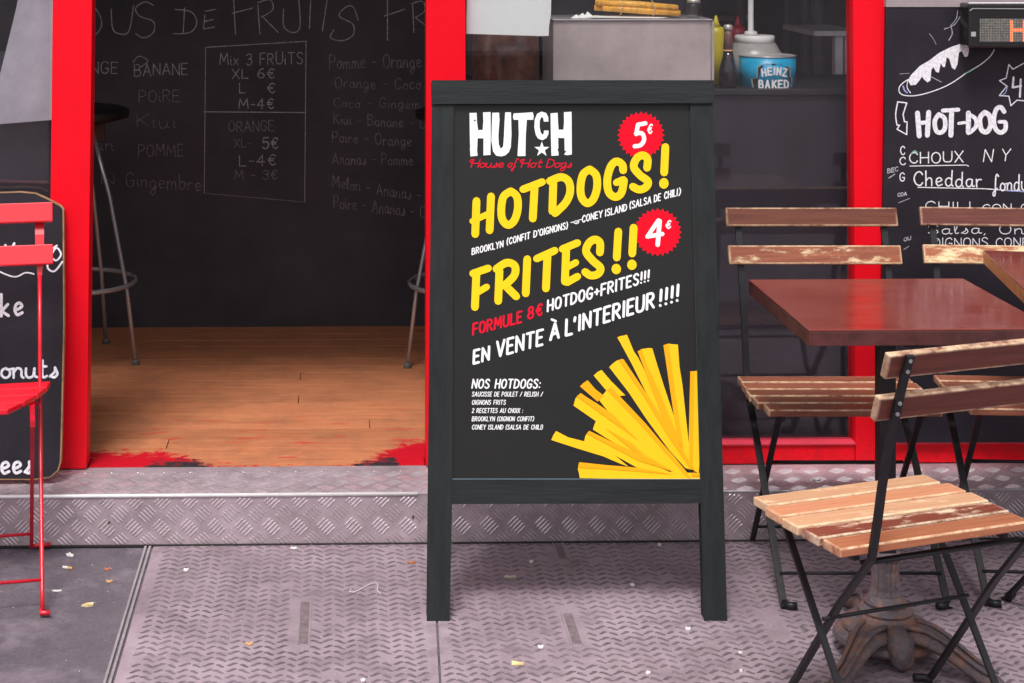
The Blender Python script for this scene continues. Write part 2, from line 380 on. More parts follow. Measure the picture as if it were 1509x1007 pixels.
def text(s, u0, v0, u1, v1, h, wid, italic=0.0, gap=.2, jit=0.0, rnd=random.Random(3)):
    tot = sum(FONT[c][0] + gap for c in s) - gap; ln = math.hypot(u1 - u0, v1 - v0)
    ex = ((u1 - u0) / tot, (v1 - v0) / tot); x = 0; out = []; GID[0] += 1
    for c in s:
        wd, st = FONT[c]; jy = rnd.uniform(-jit, jit) * h; js = 1 + rnd.uniform(-jit, jit)
        for sm, pts in st:
            P = []
            for a, b in pts:
                b2 = b * js
                P.append((u0 + ex[0] * (x + a) + italic * b2 * h + rnd.uniform(-jit, jit) * h * .2, v0 + ex[1] * (x + a) - b2 * h + jy + rnd.uniform(-jit, jit) * h * .2))
            out.append(('s' if sm else 'l', P, wid, GID[0]))
        x += wd + gap
    return out
def zz(pts, ox, oy, s): return [(ox + a / s, oy + b / s) for a, b in pts]
def disc(cu, cv, r, n=20, ry=None): return [(cu + r * math.cos(2 * math.pi * k / n), cv + (ry or r) * math.sin(2 * math.pi * k / n)) for k in range(n)]

# ------------------------------------------------------------------ GROUND
YR = 4.57; ZS = .138; YF = 4.79                      # riser, step height, shopfront plane
def ground_mats():
    m = bpy.data.materials.new('asphalt'); t, b = nodes(m); N, L = t.nodes.new, t.links.new
    src = N('ShaderNodeNewGeometry').outputs['Position']
    a = noise_mask(t, src, 3.2, .35, .7); c = noise_mask(t, src, 140, .3, .75); d = noise_mask(t, src, 6, .50, .66)
    col = mixc(t, mth(t, 'MULTIPLY', a, .8), (.058, .043, .064), (.155, .118, .148))
    col = mixc(t, mth(t, 'MULTIPLY', d, .75), col, (.23, .18, .215))
    col = mixc(t, mth(t, 'MULTIPLY', c, .45), col, (.24, .215, .235))
    L(col, b.inputs['Base Color']); b.inputs['Roughness'].default_value = .75
    bp = N('ShaderNodeBump'); bp.inputs['Strength'].default_value = .5; bp.inputs['Distance'].default_value = .003; L(c, bp.inputs['Height']); L(bp.outputs[0], b.inputs['Normal'])
    m2 = bpy.data.materials.new('worn steel cover'); t, b = nodes(m2); N, L = t.nodes.new, t.links.new
    src = N('ShaderNodeNewGeometry').outputs['Position']
    a = noise_mask(t, src, 3.5, .36, .64); c = noise_mask(t, src, 90, .3, .7); e = noise_mask(t, src, 11, .50, .64)
    col = mixc(t, a, (.215, .155, .190), (.385, .295, .348))
    col = mixc(t, mth(t, 'MULTIPLY', c, .35), col, (.46, .38, .42))
    col = mixc(t, mth(t, 'MULTIPLY', e, .5), col, (.15, .11, .125))
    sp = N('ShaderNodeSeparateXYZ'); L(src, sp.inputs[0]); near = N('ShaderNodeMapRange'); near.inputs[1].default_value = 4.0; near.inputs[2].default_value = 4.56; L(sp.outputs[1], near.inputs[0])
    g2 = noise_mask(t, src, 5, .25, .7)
    col = mixc(t, mth(t, 'MULTIPLY', mth(t, 'MULTIPLY', near.outputs[0], g2), .5), col, (.14, .095, .11))  # covers darken towards the step: grime, and partly shade painted in
    fleck = noise_mask(t, src, 38, .66, .70, 6, .7); col = mixc(t, mth(t, 'MULTIPLY', fleck, .55), col, (.08, .06, .07))
    L(col, b.inputs['Base Color']); b.inputs['Roughness'].default_value = .55; b.inputs['Metallic'].default_value = .0
    bp = N('ShaderNodeBump'); bp.inputs['Strength'].default_value = .4; bp.inputs['Distance'].default_value = .002; L(c, bp.inputs['Height']); L(bp.outputs[0], b.inputs['Normal'])
    return m, m2
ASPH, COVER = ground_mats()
def mark_mat():
    m = bpy.data.materials.new('grimy tread marks'); t, b = nodes(m); src = t.nodes.new('ShaderNodeNewGeometry').outputs['Position']
    a = noise_mask(t, src, 5, .35, .65); c = noise_mask(t, src, 45, .35, .7)
    col = mixc(t, a, (.062, .042, .054), (.165, .12, .15)); col = mixc(t, mth(t, 'MULTIPLY', c, .5), col, (.27, .21, .245))
    t.links.new(col, b.inputs['Base Color']); b.inputs['Roughness'].default_value = .6; return m
MARK = mark_mat()
RIM = mat('cover rim steel', (.30, .265, .285), .45, var=.25, scale=20, wpos=True)
SLOT = mat('dirt in slot', (.17, .13, .145), .85, var=.4, scale=40, wpos=True)
MB().box((-60, -80, -.3), (60, YR + .01, -.0035)).build('ground', ASPH, kind='structure')
# two steel covers set in the pavement, their seam and rim
def quad(pts, z0, z1):
    b = MB(); v = [Vector((p.x, p.y, z)) for z in (z0, z1) for p in pts]
    b.v = v; b.f = [(0, 1, 2, 3), (7, 6, 5, 4), (0, 4, 5, 1), (1, 5, 6, 2), (2, 6, 7, 3), (3, 7, 4, 0)]; return b
def g(u, v): p = PZ(u, v, 0); return p
def lx(y): a, b = g(218.6, 809.4), g(160, 1007); t = (y - a.y) / (b.y - a.y); return a.x + (b.x - a.x) * t
def cx(y): a, b = g(640.5, 850), g(648.7, 1007); t = (y - a.y) / (b.y - a.y); return a.x + (b.x - a.x) * t
Y0, Y1, XE = 2.7, YR - .004, 3.2
covers = []
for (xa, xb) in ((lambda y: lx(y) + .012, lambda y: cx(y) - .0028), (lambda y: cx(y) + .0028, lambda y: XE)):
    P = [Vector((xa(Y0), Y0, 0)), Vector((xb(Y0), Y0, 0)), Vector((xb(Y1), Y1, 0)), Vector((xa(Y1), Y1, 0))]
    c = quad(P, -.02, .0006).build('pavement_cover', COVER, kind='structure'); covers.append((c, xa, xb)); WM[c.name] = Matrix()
for dx in (0.0, .0085):
    P = [Vector((lx(Y0) - .012 + dx * 1.4, Y0, 0)), Vector((lx(Y0) - .006 + dx * 1.4, Y0, 0)), Vector((lx(Y1) - .006 + dx * 1.4, Y1, 0)), Vector((lx(Y1) - .012 + dx * 1.4, Y1, 0))]
    quad(P, -.02, .0026).build('pavement_rim', RIM, kind='structure')
slots = [((450, 888), (447, 950)), ((821, 797), (829, 824)), ((838, 905), (848, 950)), ((1128, 905), (1140, 935))]
slotp = [(g(*a), g(*b)) for a, b in slots]
for ci, (c, xa, xb) in enumerate(covers):
    v, f = [], []; y = Y0 + .02; row = 0; rr = random.Random(5 + ci)
    while y < Y1 - .015:
        x = xa(Y1) + .016 - math.ceil((xa(Y1) - xa(y)) / .0268 - 1) * .0268 * 1; col_ = int(round((x - xa(Y1) - .016) / .0268))
        while x < xb(y) - .02:
            if all(abs(x - (a.x + b.x) / 2) > .028 or y > a.y + .03 or y < b.y - .03 for a, b in slotp) and rr.random() > .03:
                n = len(v); s = 1 if row % 2 else -1; K = 5; sc = rr.uniform(.75, 1.15); jx = rr.uniform(-.002, .002); jy = rr.uniform(-.0015, .0015)
                for k in range(K):
                    q = k / (K - 1) * 2 - 1
                    cyy = y + (.0066 * math.sin(q * 1.9) * (1 if col_ % 2 else -1) + .004 * (1 - q * q)) * sc + (.006 if col_ % 2 else 0) + jy; xx = x + jx + q * .0122 * sc; hw = .0078 * (1 - q * q) + .0012
                    v += [(xx, cyy - hw, .0002), (xx, cyy, .0025), (xx, cyy + hw, .0002)]
                for k in range(K - 1):
                    for a in (0, 1): f.append((n + 3 * k + a, n + 3 * k + 3 + a, n + 3 * k + 4 + a, n + 3 * k + 1 + a))
            x += .0268; col_ += 1
        y += .0305; row += 1
    mesh('tread_marks', v, f, MARK, c, world=False, kind='stuff')
for (a, b) in slotp[:3]:
    ci = covers[0][0] if (a.x < cx(a.y)) else covers[1][0]
    x = (a.x + b.x) / 2
    MB().box((x - .0105, b.y, .0001), (x + .0105, a.y, .0014)).build('lifting_slot', SLOT, ci, world=False)
    MB().box((x - .0155, b.y - .005, .0001), (x - .0108, a.y + .005, .0031)).box((x + .0108, b.y - .005, .0001), (x + .0155, a.y + .005, .0031)).build('slot_rim', COVER, ci, world=False)

# ------------------------------------------------------------------ STEP of chequered aluminium
step = thing('entrance_step', 'low entrance step clad in five-bar aluminium tread plate with bright front edge', 'step', (0, YR, 0))
XL, XR_ = -2.6, 3.4
MB().box((XL, YR, 0), (XR_, YF + .02, ZS - .002)).build('step_plate', ALU, step)
MB().tube([(XL, YR + .0005, ZS - .0025), (cx(4) - .02, YR + .0005, ZS - .0025)], .0052, 8).build('step_edge', NOSE, step, smooth=True)
MB().tube([(cx(4) - .018, YR + .0015, ZS - .003), (XR_, YR + .0015, ZS - .003)], .003, 8).build('step_edge', mat('dull step edge', (.55, .5, .53), .4, metal=.5), step, smooth=True)
def bars(name, x0, x1, h0, h1, put):
    P = .0735; v, f = [], []
    for i in range(int(x0 / P * 2), int(x1 / P * 2)):
        for j in range(-1, int(h1 / P * 2) + 3):
            if (i + j) % 2: continue
            sgn = 1 if i % 2 else -1
            for k in range(5):
                o = (k - 2) * .0092
                ca, sa = math.cos(R(45)), math.sin(R(45)) * sgn
                ln = .0205 if k in (1, 2, 3) else .0185; hw = .0024
                cxx = i * P / 2 - o * sa; cyy = h0 + j * P / 2 + o * ca
                a, b = -ln, ln
                for lim, up in ((.003, False), (h1, True)):       # clip the bar to the sheet
                    ya, yb = cyy + a * sa, cyy + b * sa
                    if (ya - lim > 0) != up and (yb - lim > 0) != up: pass
                    elif ((ya > lim) == up) and ((yb > lim) == up): a = b = 0
                    else:
                        tcut = (lim - cyy) / sa
                        if (ya > lim) == up: a = tcut
                        else: b = tcut
                if b - a < .014: continue
                n = len(v); m_, q = (a + b) / 2, (b - a) / 2
                for (l, w_, h) in ((-1, 0, 0), (-.6, -hw, 0), (.6, -hw, 0), (1, 0, 0), (.6, hw, 0), (-.6, hw, 0), (-.6, 0, .0018), (.6, 0, .0018)):
                    l = m_ + l * q
                    v.append(put(cxx + l * ca - w_ * sa, cyy + l * sa + w_ * ca, h))
                f += [(n, n + 1, n + 6), (n, n + 6, n + 5), (n + 1, n + 2, n + 7, n + 6), (n + 2, n + 3, n + 7), (n + 3, n + 4, n + 7), (n + 4, n + 5, n + 6, n + 7)]
    return mesh(name, v, f, ALUB, step, kind='stuff')
def rput(a, b, h): return Vector((a, YR - h - .0001, b))
bars('riser_bars', XL, XR_, .012, ZS - .009, rput)
def tput(a, b, h): return Vector((a, YR + b, ZS - .0019 + h))
bars('tread_bars', XL, XR_, .02, .20, tput)
MB().box((XL, YR - .0045, .0), (XR_, YR - .0006, .0050)).build('joint_shadow', mat('dark shadow line', (.03, .022, .022), .9), step)  # dark strip painting in the shadow where the riser meets the ground
for (u, v) in ((161, 769.5), (608.5, 762)):
    p = PY(u, v, YR); rv = MB().lathe((p.x, 0, 0), [(.0035, 0), (.0035, .001)], 10)
    for q in rv.v: q.y, q.z = YR - .002 - q.z, p.z + q.y
    rv.build('rivet', mat('dark rivet', (.05, .045, .05), .6), step)

# ------------------------------------------------------------------ SHOPFRONT
front = thing('shopfront', 'bright red painted shopfront frame with glass panes and open doorway', 'shopfront', (0, YF, ZS))
def post(uaT, uaB, ubT, ubB, nm='post', d=.07):
    z1, z0 = 2.15, ZS + .001
    a0, b0 = PY(uaB, 690, YF), PY(ubB, 690, YF); aT, bT = PY(uaT, 0, YF), PY(ubT, 0, YF)
    k = (z1 - aT.z) / (aT.z - a0.z)
    xa1, xb1 = aT.x + (aT.x - a0.x) * k, bT.x + (bT.x - b0.x) * k
    b = MB().hexa([(a0.x, YF, z0), (xa1, YF, z1), (a0.x, YF + d, z0), (xa1, YF + d, z1), (b0.x, YF, z0), (xb1, YF, z1), (b0.x, YF + d, z0), (xb1, YF + d, z1)])
    b.build(nm, RED, front, bevel=.003); return a0.x, b0.x
pl = post(77.5, 70, 136, 127.5)
pm = post(628, 628, 686, 688)
pr = post(1257, 1261, 1306, 1312)
xl_end, xr_end = -2.6, 3.4
SH = (683.5 - 655) / F * 4.83
for (xa, xb) in ((xl_end, pl[0] - .001), (pm[1] + .001, pr[0] - .001), (pr[1] + .001, xr_end)):
    MB().box((xa, YF + .003, ZS + .001), (xb, YF + .06, ZS + SH)).build('sill', RED, front, bevel=.003)
    MB().box((xa, YF - .004, ZS + SH + .0005), (xb, YF + .05, ZS + SH + .007)).build('sill_bead', mat('pinkish worn red paint', (.72, .05, .09), .4), front, bevel=.002)
    MB().box((xa, YF + .030, ZS + SH + .008), (xb, YF + .036, 2.149)).build('pane', GLASS, front)
for zc in (2.151,):
    MB().box((xl_end, YF - .01, zc), (xr_end, YF + .08, zc + .14)).build('lintel', RED, front)
# door-jamb skirting shadow gap and threshold
MB().box((xl_end, YF - .02, 2.292), (xr_end, YF + .3, 8)).build('facade_wall', mat('plaster facade', (.45, .42, .4), .8), kind='structure')

# ------------------------------------------------------------------ ROOM
YB = 6.5
RX0, RX1 = -2.6, 3.4
def floor_mat():
    m = bpy.data.materials.new('floor board timber'); t, b = nodes(m); N, L = t.nodes.new, t.links.new
    src = N('ShaderNodeNewGeometry').outputs['Position']; oi = N('ShaderNodeObjectInfo')
    mp = N('ShaderNodeMapping'); mp.inputs['Scale'].default_value = (3, 45, 1); L(src, mp.inputs[0])
    g_ = noise_mask(t, mp.outputs[0], 1.6, .3, .7)
    base = mixc(t, g_, (.44, .145, .065), (.62, .245, .118))
    tone = N('ShaderNodeMapRange'); tone.inputs[3].default_value = .9; tone.inputs[4].default_value = 1.08; L(oi.outputs['Random'], tone.inputs[0])
    vs = N('ShaderNodeVectorMath'); vs.operation = 'SCALE'; L(base, vs.inputs[0]); L(tone.outputs[0], vs.inputs['Scale']); base = vs.outputs[0]
    dirt = noise_mask(t, src, 7, .45, .7); base = mixc(t, mth(t, 'MULTIPLY', dirt, .55), base, (.22, .10, .06))
    # trodden-in red and black paint by the threshold: depth of the stain depends on x
    sp = N('ShaderNodeSeparateXYZ'); L(src, sp.inputs[0])
    def depth_curve(pts):
        r = N('ShaderNodeMapRange'); x0, x1 = pts[0][0], pts[-1][0]
        r.inputs[1].default_value = x0; r.inputs[2].default_value = x1; L(sp.outputs[0], r.inputs[0])
        c = N('ShaderNodeFloatCurve'); cu = c.mapping.curves[0]
        P = [((a - x0) / (x1 - x0), d) for a, d in pts]
        cu.points[0].location = P[0]; cu.points[-1].location = P[-1]
        for q in P[1:-1]: cu.points.new(*q)
        c.mapping.update(); L(r.outputs[0], c.inputs[1]); return c.outputs[0]
    y = mth(t, 'SUBTRACT', sp.outputs[1], YF)
    mp3 = N('ShaderNodeMapping'); mp3.inputs['Scale'].default_value = (14, 26, 1); L(src, mp3.inputs[0])
    n1 = N('ShaderNodeTexNoise'); n1.inputs['Scale'].default_value = 2; n1.inputs['Detail'].default_value = 9; n1.inputs['Roughness'].default_value = .75; L(mp3.outputs[0], n1.inputs['Vector'])
    wob = mth(t, 'MULTIPLY', mth(t, 'SUBTRACT', n1.outputs[0], .5), .36)
    X = lambda u: PY(u, 690, YF).x
    def band(pts, soft=.03, lo=None):
        d = depth_curve(pts)
        m_ = mth(t, 'DIVIDE', mth(t, 'SUBTRACT', mth(t, 'ADD', d, wob), y), soft, True)
        return m_
    red = band([(X(115), .16), (X(135), .17), (X(180), .16), (X(250), .15), (X(300), .06), (X(330), .035), (X(400), .018), (X(470), .012), (X(515), .02), (X(545), .08), (X(580), .19), (X(627), .27), (X(650), .28)])
    mp4 = N('ShaderNodeMapping'); mp4.inputs['Scale'].default_value = (3, 10, 1); mp4.inputs['Location'].default_value = (3.1, 5.7, 0); L(src, mp4.inputs[0])
    n4 = N('ShaderNodeTexNoise'); n4.inputs['Scale'].default_value = 3; n4.inputs['Detail'].default_value = 8; L(mp4.outputs[0], n4.inputs['Vector'])
    spots = mth(t, 'MULTIPLY', mth(t, 'SUBTRACT', n4.outputs[0], .61), 18, True)
    near = N('ShaderNodeMapRange'); near.inputs[1].default_value = .75; near.inputs[2].default_value = .0; L(y, near.inputs[0])
    red2 = mth(t, 'MULTIPLY', spots, mth(t, 'MULTIPLY', near.outputs[0], .8))
    col = mixc(t, mth(t, 'MAXIMUM', red, red2), base, (.55, .006, .02))
    blk = band([(X(170), -.2), (X(198), -.06), (X(215), .05), (X(245), .085), (X(290), .08), (X(330), -.05), (X(400), -.3), (X(500), -.2), (X(520), .02), (X(550), .08), (X(580), .11), (X(590), -.1), (X(630), -.3)], .045)
    col = mixc(t, blk, col, (.035, .027, .032))
    L(col, b.inputs['Base Color']); b.inputs['Roughness'].default_value = .55; b.inputs['Specular IOR Level'].default_value = .25
    return m
FLOORM = floor_mat()
MB().box((RX0, YF + .075, -.05), (RX1, 9.0, ZS - .018)).build('floor', mat('dark subfloor', (.03, .02, .018), .9), kind='structure')
MB().box((pl[1] + .001, YF + .021, .0), (pm[0] - .001, YF + .074, ZS - .018)).build('threshold_base', mat('dark subfloor', (0, 0, 0)), step)
flo = bpy.data.objects['floor']; WM['floor'] = Matrix()
py = YF - .001; row = 0; pw = .094
joints = {2: [-.62 + .95 * 0], }
jx = {0: [PY(247, 662, 1).x], }
def jX(u, v): return PZ(u, v, ZS).x
ends = [(247, 655), (545, 630), (440, 590), (443, 553)]
ep = [PZ(u, v, ZS) for u, v in ends]
rr = random.Random(21)
pb = 0
while py < YB + .05 and row < 25:
    y1 = py + pw
    xs = [q.x for q in ep if py <= q.y < y1]
    x0 = pl[0] + .002 if row == 0 else RX0
    x1 = pm[1] - .002 if row == 0 else 1.2
    if row == 0: x0, x1 = pl[1] + .002, pm[0] - .002
    if not xs: xs = [rr.choice([-1.6, -1.3, .5, .7, .9]) + rr.uniform(-.1, .1)]
    if row == 0: xs = []
    c = [x0] + sorted(x for x in xs if x0 < x < x1) + [x1]
    ys = py if row else YF + .0205
    for i in range(len(c) - 1):
        dz = rr.uniform(-.0006, .0006)
        MB().box((c[i] + .0012, ys + .0008, ZS - .0179), (c[i + 1] - .0012, y1 - .0008, ZS + .0005 + dz)).build('floor_board', FLOORM, flo, world=False, bevel=.001)
    py = y1; row += 1

MB().box((RX0, YB, ZS), (.62, YB + .1, 2.7)).build('back_wall', WALLSL, kind='structure')
MB().box((.62, 7.6, ZS), (RX1, 7.7, 2.7)).build('kitchen_wall', DARKW, kind='structure')
MB().box((.62, YB + .0, ZS), (.70, 7.6, 2.7)).build('partition_wall', DARKW, kind='structure')
MB().box((RX0 - .1, YF + .09, ZS), (RX0, YB + .1, 2.7)).build('left_wall', DARKW, kind='structure')
MB().box((RX1, YF + .09, ZS), (RX1 + .1, 7.7, 2.7)).build('right_wall', DARKW, kind='structure')
MB().box((RX0 - .1, YF + .09, 2.62), (RX1 + .1, 7.8, 2.72)).build('ceiling', DARKW, kind='structure')

# chalk writing on the back wall
WP = Plane((0, YB, 1), (0, -1, 0))
bw = bpy.data.objects['back_wall']; WM['back_wall'] = Matrix()
Z1 = lambda p: zz(p, 0, 0, 2.5175)
Z2 = lambda p: zz(p, 300, 0, 2.5175)
big = []
big += [('s', [(118, 8), (140, 12), (150, 35), (140, 52), (122, 55)], 1.5), ('s', [(164, 14), (166, 42), (176, 50), (190, 46), (197, 8)], 1.5), ('s', [(226, 8), (214, 3), (200, 12), (206, 24), (226, 32), (226, 48), (212, 56), (200, 50)], 1.5),
        ('l', [(272, 12), (270, 50)], 1.5), ('s', [(258, 14), (282, 18), (290, 34), (280, 48), (256, 50)], 1.5), ('l', [(302, 22), (300, 42)], 1.5), ('l', [(302, 17), (318, 14)], 1.5), ('l', [(301, 32), (314, 29)], 1.5), ('l', [(300, 43), (316, 40)], 1.5),
        ('l', [(344, -6), (347, 51)], 1.5), ('l', [(342, 20), (372, 12)], 1.5), ('l', [(380, 8), (383, 50)], 1.5), ('s', [(380, 4), (398, 0), (402, 14), (385, 26)], 1.5), ('l', [(386, 24), (410, 48)], 1.5),
        ('s', [(418, 14), (418, 38), (430, 48), (442, 40), (440, -4)], 1.5), ('l', [(458, -4), (456, 42)], 1.5), ('l', [(483, -6), (475, 46)], 1.5),
        ('s', [(528, 30), (520, 10), (508, 12), (500, 24), (520, 36), (520, 52), (505, 60), (487, 56), (492, 44)], 1.5),
        ('l', [(571, -6), (571, 60)], 1.5), ('l', [(566, 24), (596, 14)], 1.5), ('l', [(608, 6), (610, 48)], 1.5), ('s', [(606, 6), (622, 2), (626, 16), (612, 26)], 1.5), ('l', [(612, 26), (630, 40)], 1.5)]
art('chalk_lettering', CHALKD, bw, WP, big)
fr_ = [('l', [(303, 70), (452, 61)], 1.3), ('l', [(303, 70), (301, 285)], 1.1), ('l', [(451, 61), (449, 298)], 1.1), ('l', [(301, 165), (449, 166)], 1.3)]
art('chalk_frame', CHALKD, bw, WP, fr_ + text('Mix 3 FRUiTS', 324, 96, 446, 94, 17, 1.3, jit=.05))
art('chalk_frame', CHALKF, bw, WP, [('l', [(301, 285), (449, 298)], 1.1)])
T = text
mid = T('NGE', 134, 108, 173, 108, 17, 1.3, jit=.04) + T('BANANE', 198, 112, 276, 110, 17, 1.3, jit=.05) + [('s', [(196, 92), (205, 83), (218, 90), (206, 100)], 1.2)] + T('XL 6€', 342, 117, 404, 115, 14, 1.4, jit=.05) + T('€', 394, 137, 405, 137, 14, 1.3) + T('L', 353, 137, 362, 137, 14, 1.3) \
    + T('M-4€', 352, 160, 403, 160, 14, 1.4, jit=.05) + T('5€', 387, 219, 409, 219, 16, 1.7) + T('L-4€', 353, 245, 406, 243, 15, 1.4, jit=.04)
art('chalk_lettering', CHALKD, bw, WP, mid)
faint = T('POiRE', 205, 150, 264, 150, 17, 1.3, jit=.05) + T('Kiwi'.replace('w', 'u'), 202, 188, 258, 188, 20, 1.2, jit=.06) + T('POMME', 204, 230, 270, 230, 17, 1.3, jit=.05) + T('an', 140, 222, 166, 222, 18, 1.3) + T('N', 150, 272, 168, 272, 14, 1.2) \
    + T('Gingembre', 186, 275, 296, 281, 21, 1.4, jit=.05) + T('ORANGE', 337, 194, 403, 193, 15, 1.3, jit=.04) + T('M - 3€', 346, 264, 408, 264, 13, 1.3, jit=.05) + T('XL-', 345, 217, 370, 217, 12, 1) \
    + T('Pomme - Orange', 486, 102, 620, 100, 21, 1.4, jit=.05) + T('Orange - Coco', 494, 130, 620, 132, 16, 1.1, jit=.06) + T('Coco - Gingem', 492, 158, 618, 160, 14, 1.0, jit=.06) + T('Kiwi'.replace('w', 'u') + ' - Banane - O', 492, 182, 627, 190, 15, 1.3, jit=.05) \
    + T('Poire - Orange', 490, 210, 606, 216, 16, 1.3, jit=.05) + T('Ananas - Pomme', 490, 242, 608, 244, 16, 1.3, jit=.05) + T('Melon - Ananas -', 490, 276, 620, 296, 17, 1.3, jit=.05) + T('Poire - Ananas - O', 492, 306, 627, 322, 18, 1.3, jit=.05)
art('chalk_lettering', CHALKF, bw, WP, faint)

# bar stools inside
def stool(cX, cD, rot, lab, seat_z, fr=.205):
    t = thing('bar_stool', lab, 'bar stool', CW(cX, cD, ZS), 0, 'bar stools inside the doorway')
    b = t.location
    MB().lathe((b.x, b.y, 0), [(.14, seat_z - .05), (.195, seat_z - .035), (.2, seat_z - .01), (.17, seat_z)], 28).build('seat', mat('black vinyl', (.012, .01, .011), .5), t, smooth=True)
    MB().box((b.x - .11, b.y - .012, seat_z - .12), (b.x + .11, b.y + .012, seat_z - .051)).build('seat_brace', mat('brown stool timber', (.11, .05, .028), .6), t)
    for k in range(4):
        a = rot + k * math.pi / 2 + math.pi / 4; ca, sa = math.cos(a), math.sin(a)
        pts = [(b.x + ca * .07, b.y + sa * .07, seat_z - .06), (b.x + ca * .145, b.y + sa * .145, (seat_z + .4) / 2), (b.x + ca * fr * .86, b.y + sa * fr * .86, .40), (b.x + ca * fr, b.y + sa * fr, ZS + .006)]
        l = MB().tube(pts, .0075, 8).build('leg', CHROME, t, smooth=True)
        MB().lathe((b.x + ca * fr, b.y + sa * fr, ZS + .001), [(.013, 0), (.014, .012), (.009, .018)], 10).build('foot', mat('grey rubber foot', (.12, .12, .12), .7), t)
    ring = [(b.x + fr * .9 * math.cos(q * math.pi / 12), b.y + fr * .9 * math.sin(q * math.pi / 12), .415) for q in range(24)]
    MB().tube(ring, .0085, 8, closed=True).build('foot_ring', CHROME, t, smooth=True)
stool(-1.073, 6.0, R(-65), 'chrome bar stool with dark round seat by the left doorpost', 1.03, .245)
stool(.335, 5.97, R(155), 'chrome bar stool half hidden behind the middle red post', 1.03, .245)

# ------------------------------------------------------------------ WINDOW DISPLAY
YC = 4.95
ct = PY(1160, 131, YC).z
counter = thing('counter', 'dark laminate counter behind the right shop window', 'counter', (1.2, YC, ZS))
MB().box((pm[1] + .02, YC, ZS + .001), (3.3, YC + .02, ct - .02)).build('front_panel', PANELD, counter)
MB().box((pm[1] + .02, YC - .01, ct - .019), (3.3, YC + .5, ct)).build('counter_top', mat('black counter top', (.02, .018, .022), .4), counter, bevel=.003)
cl = thing('low_partition', 'dark panel standing behind the left shop window', 'partition', (-2, YC, ZS))
MB().box((RX0 + .01, YC, ZS + .001), (pl[0] + .02, YC + .03, 1.30)).build('panel', PANELD, cl)
def pale_panel():  # added panel whose pale colour imitates a street reflection in the glass
    y = YC - .04; P = [(-40, -90), (52, -90), (80, -90), (80, 178), (-90, 182), (0, 122), (30, 0)]
    P = [(38, -60), (88, -60), (88, 176), (-10, 184), (0, 110), (24, 12)]
    pts = [PY(u, v, y) for u, v in P]
    o = MB().prism(pts, Vector((0, .012, 0))).build('reflection_panel', mat('pale grey reflection panel', (.42, .41, .47), .6, var=.25, scale=5))
    tag(o, 'pale grey reflection panel with slanted edge added behind the left window for a street reflection', 'reflection panel')
pale_panel()
# paper stuck inside the glass
pp = [PY(u, v, YF + .040) for u, v in ((689, -60), (813, -60), (812, 20), (809, 40), (808.5, 53), (800, 53.5), (687, 50))]
o = MB().prism(pp, Vector((0, .0006, 0))).build('paper_notice', PAPER); tag(o, 'white paper notice taped inside the glass above the sandwich board', 'paper')
# steel box
def boxthing(name, lab, cat, u0, u1, vt, y, z0, dep, m, nm='body', bev=.004):
    a, b = PY(u0, vt, y), PY(u1, vt, y)
    t = thing(name, lab, cat, ((a.x + b.x) / 2, y, z0))
    MB().box((a.x, y, z0 + .001), (b.x, y + dep, a.z)).build(nm, m, t, bevel=bev); return t, a, b
t, a, b = boxthing('warming_box', 'plain brushed steel food box standing on the counter', 'steel box', 815, 1048, 31, YC + .01, ct, .26, STEEL)
MB().box((a.x - .002, YC + .004, a.z + .0005), (b.x + .004, YC + .272, a.z + .005)).build('rim', mat('bright steel rim', (.6, .56, .57), .3, metal=.5), t, bevel=.0015)
MB().box((b.x + .0005, YC + .006, a.z - .19), (b.x + .008, YC + .01, a.z - .002)).build('corner_strip', mat('bright steel rim', (.6, .56, .57)), t)
topz = a.z + .005
MB().box((a.x + .01, YC + .10, topz), (b.x - .02, YC + .106, topz + .09)).build('glass_guard', GLASS, t)
# bundle of bread sticks
br = thing('breadstick_bundle', 'tied bundle of golden breadsticks on a napkin on the steel box', 'breadsticks', PY(940, 24, YC + .06))
BREAD = mat('golden crust', (.85, .42, .06), .5, var=.35, scale=60, bump=.3)
q0, q1 = PY(880, 16, YC + .06), PY(1006, 22, YC + .05)
for k in range(6):
    off = Vector((0, (k % 3) * .017, (k // 3) * .016 + .004)); e = random.Random(k)
    MB().tube([q0 + off + Vector((e.uniform(-.01, .02), 0, .004)), (q0 + q1) / 2 + off + Vector((0, 0, .003)), q1 + off + Vector((e.uniform(-.03, .0), 0, 0))], [.0085, .0105, .008], 8).build('breadstick', BREAD, br, smooth=True)
for f_ in (.28, .66):
    c = q0.lerp(q1, f_); ring = [(c.x + .002 * math.sin(k), c.y + .018 + .031 * math.cos(k * math.pi / 8), c.z + .012 + .024 * math.sin(k * math.pi / 8)) for k in range(16)]
    MB().tube(ring, .0018, 6, closed=True).build('tie', mat('straw tie', (.6, .42, .2), .7), br)
nk = MB().prism([PY(862, 27, YC + .03), PY(975, 28, YC + .03), PY(1000, 24.5, YC + .09), PY(880, 23.5, YC + .09)], Vector((0, 0, .001)))
for p in nk.v: p.z += .0015
nkz = min(p.z for p in nk.v)
for p in nk.v: p.z += topz + .001 - nkz
nk.build('napkin', PAPER, br)
sj = thing('glass_jar', 'small clear glass jar standing at the right end of the breadstick bundle', 'jar', PY(1022, 27, YC + .07))
q = PY(1022, 27, YC + .07)
MB().lathe((q.x, q.y, topz + .0005), [(.018, 0), (.024, .01), (.024, .035), (.019, .045)], 20).build('body', GLASS, sj, smooth=True)
MB().lathe((q.x, q.y, topz + .046), [(.020, 0), (.020, .008), (.016, .010)], 20).build('lid', mat('silver cap', (.6, .57, .52), .35, metal=.5), sj, smooth=True)
tr_ = thing('napkin_stack', 'crumpled white napkins at the left end of the breadstick bundle', 'napkins', PY(858, 27, YC + .07))
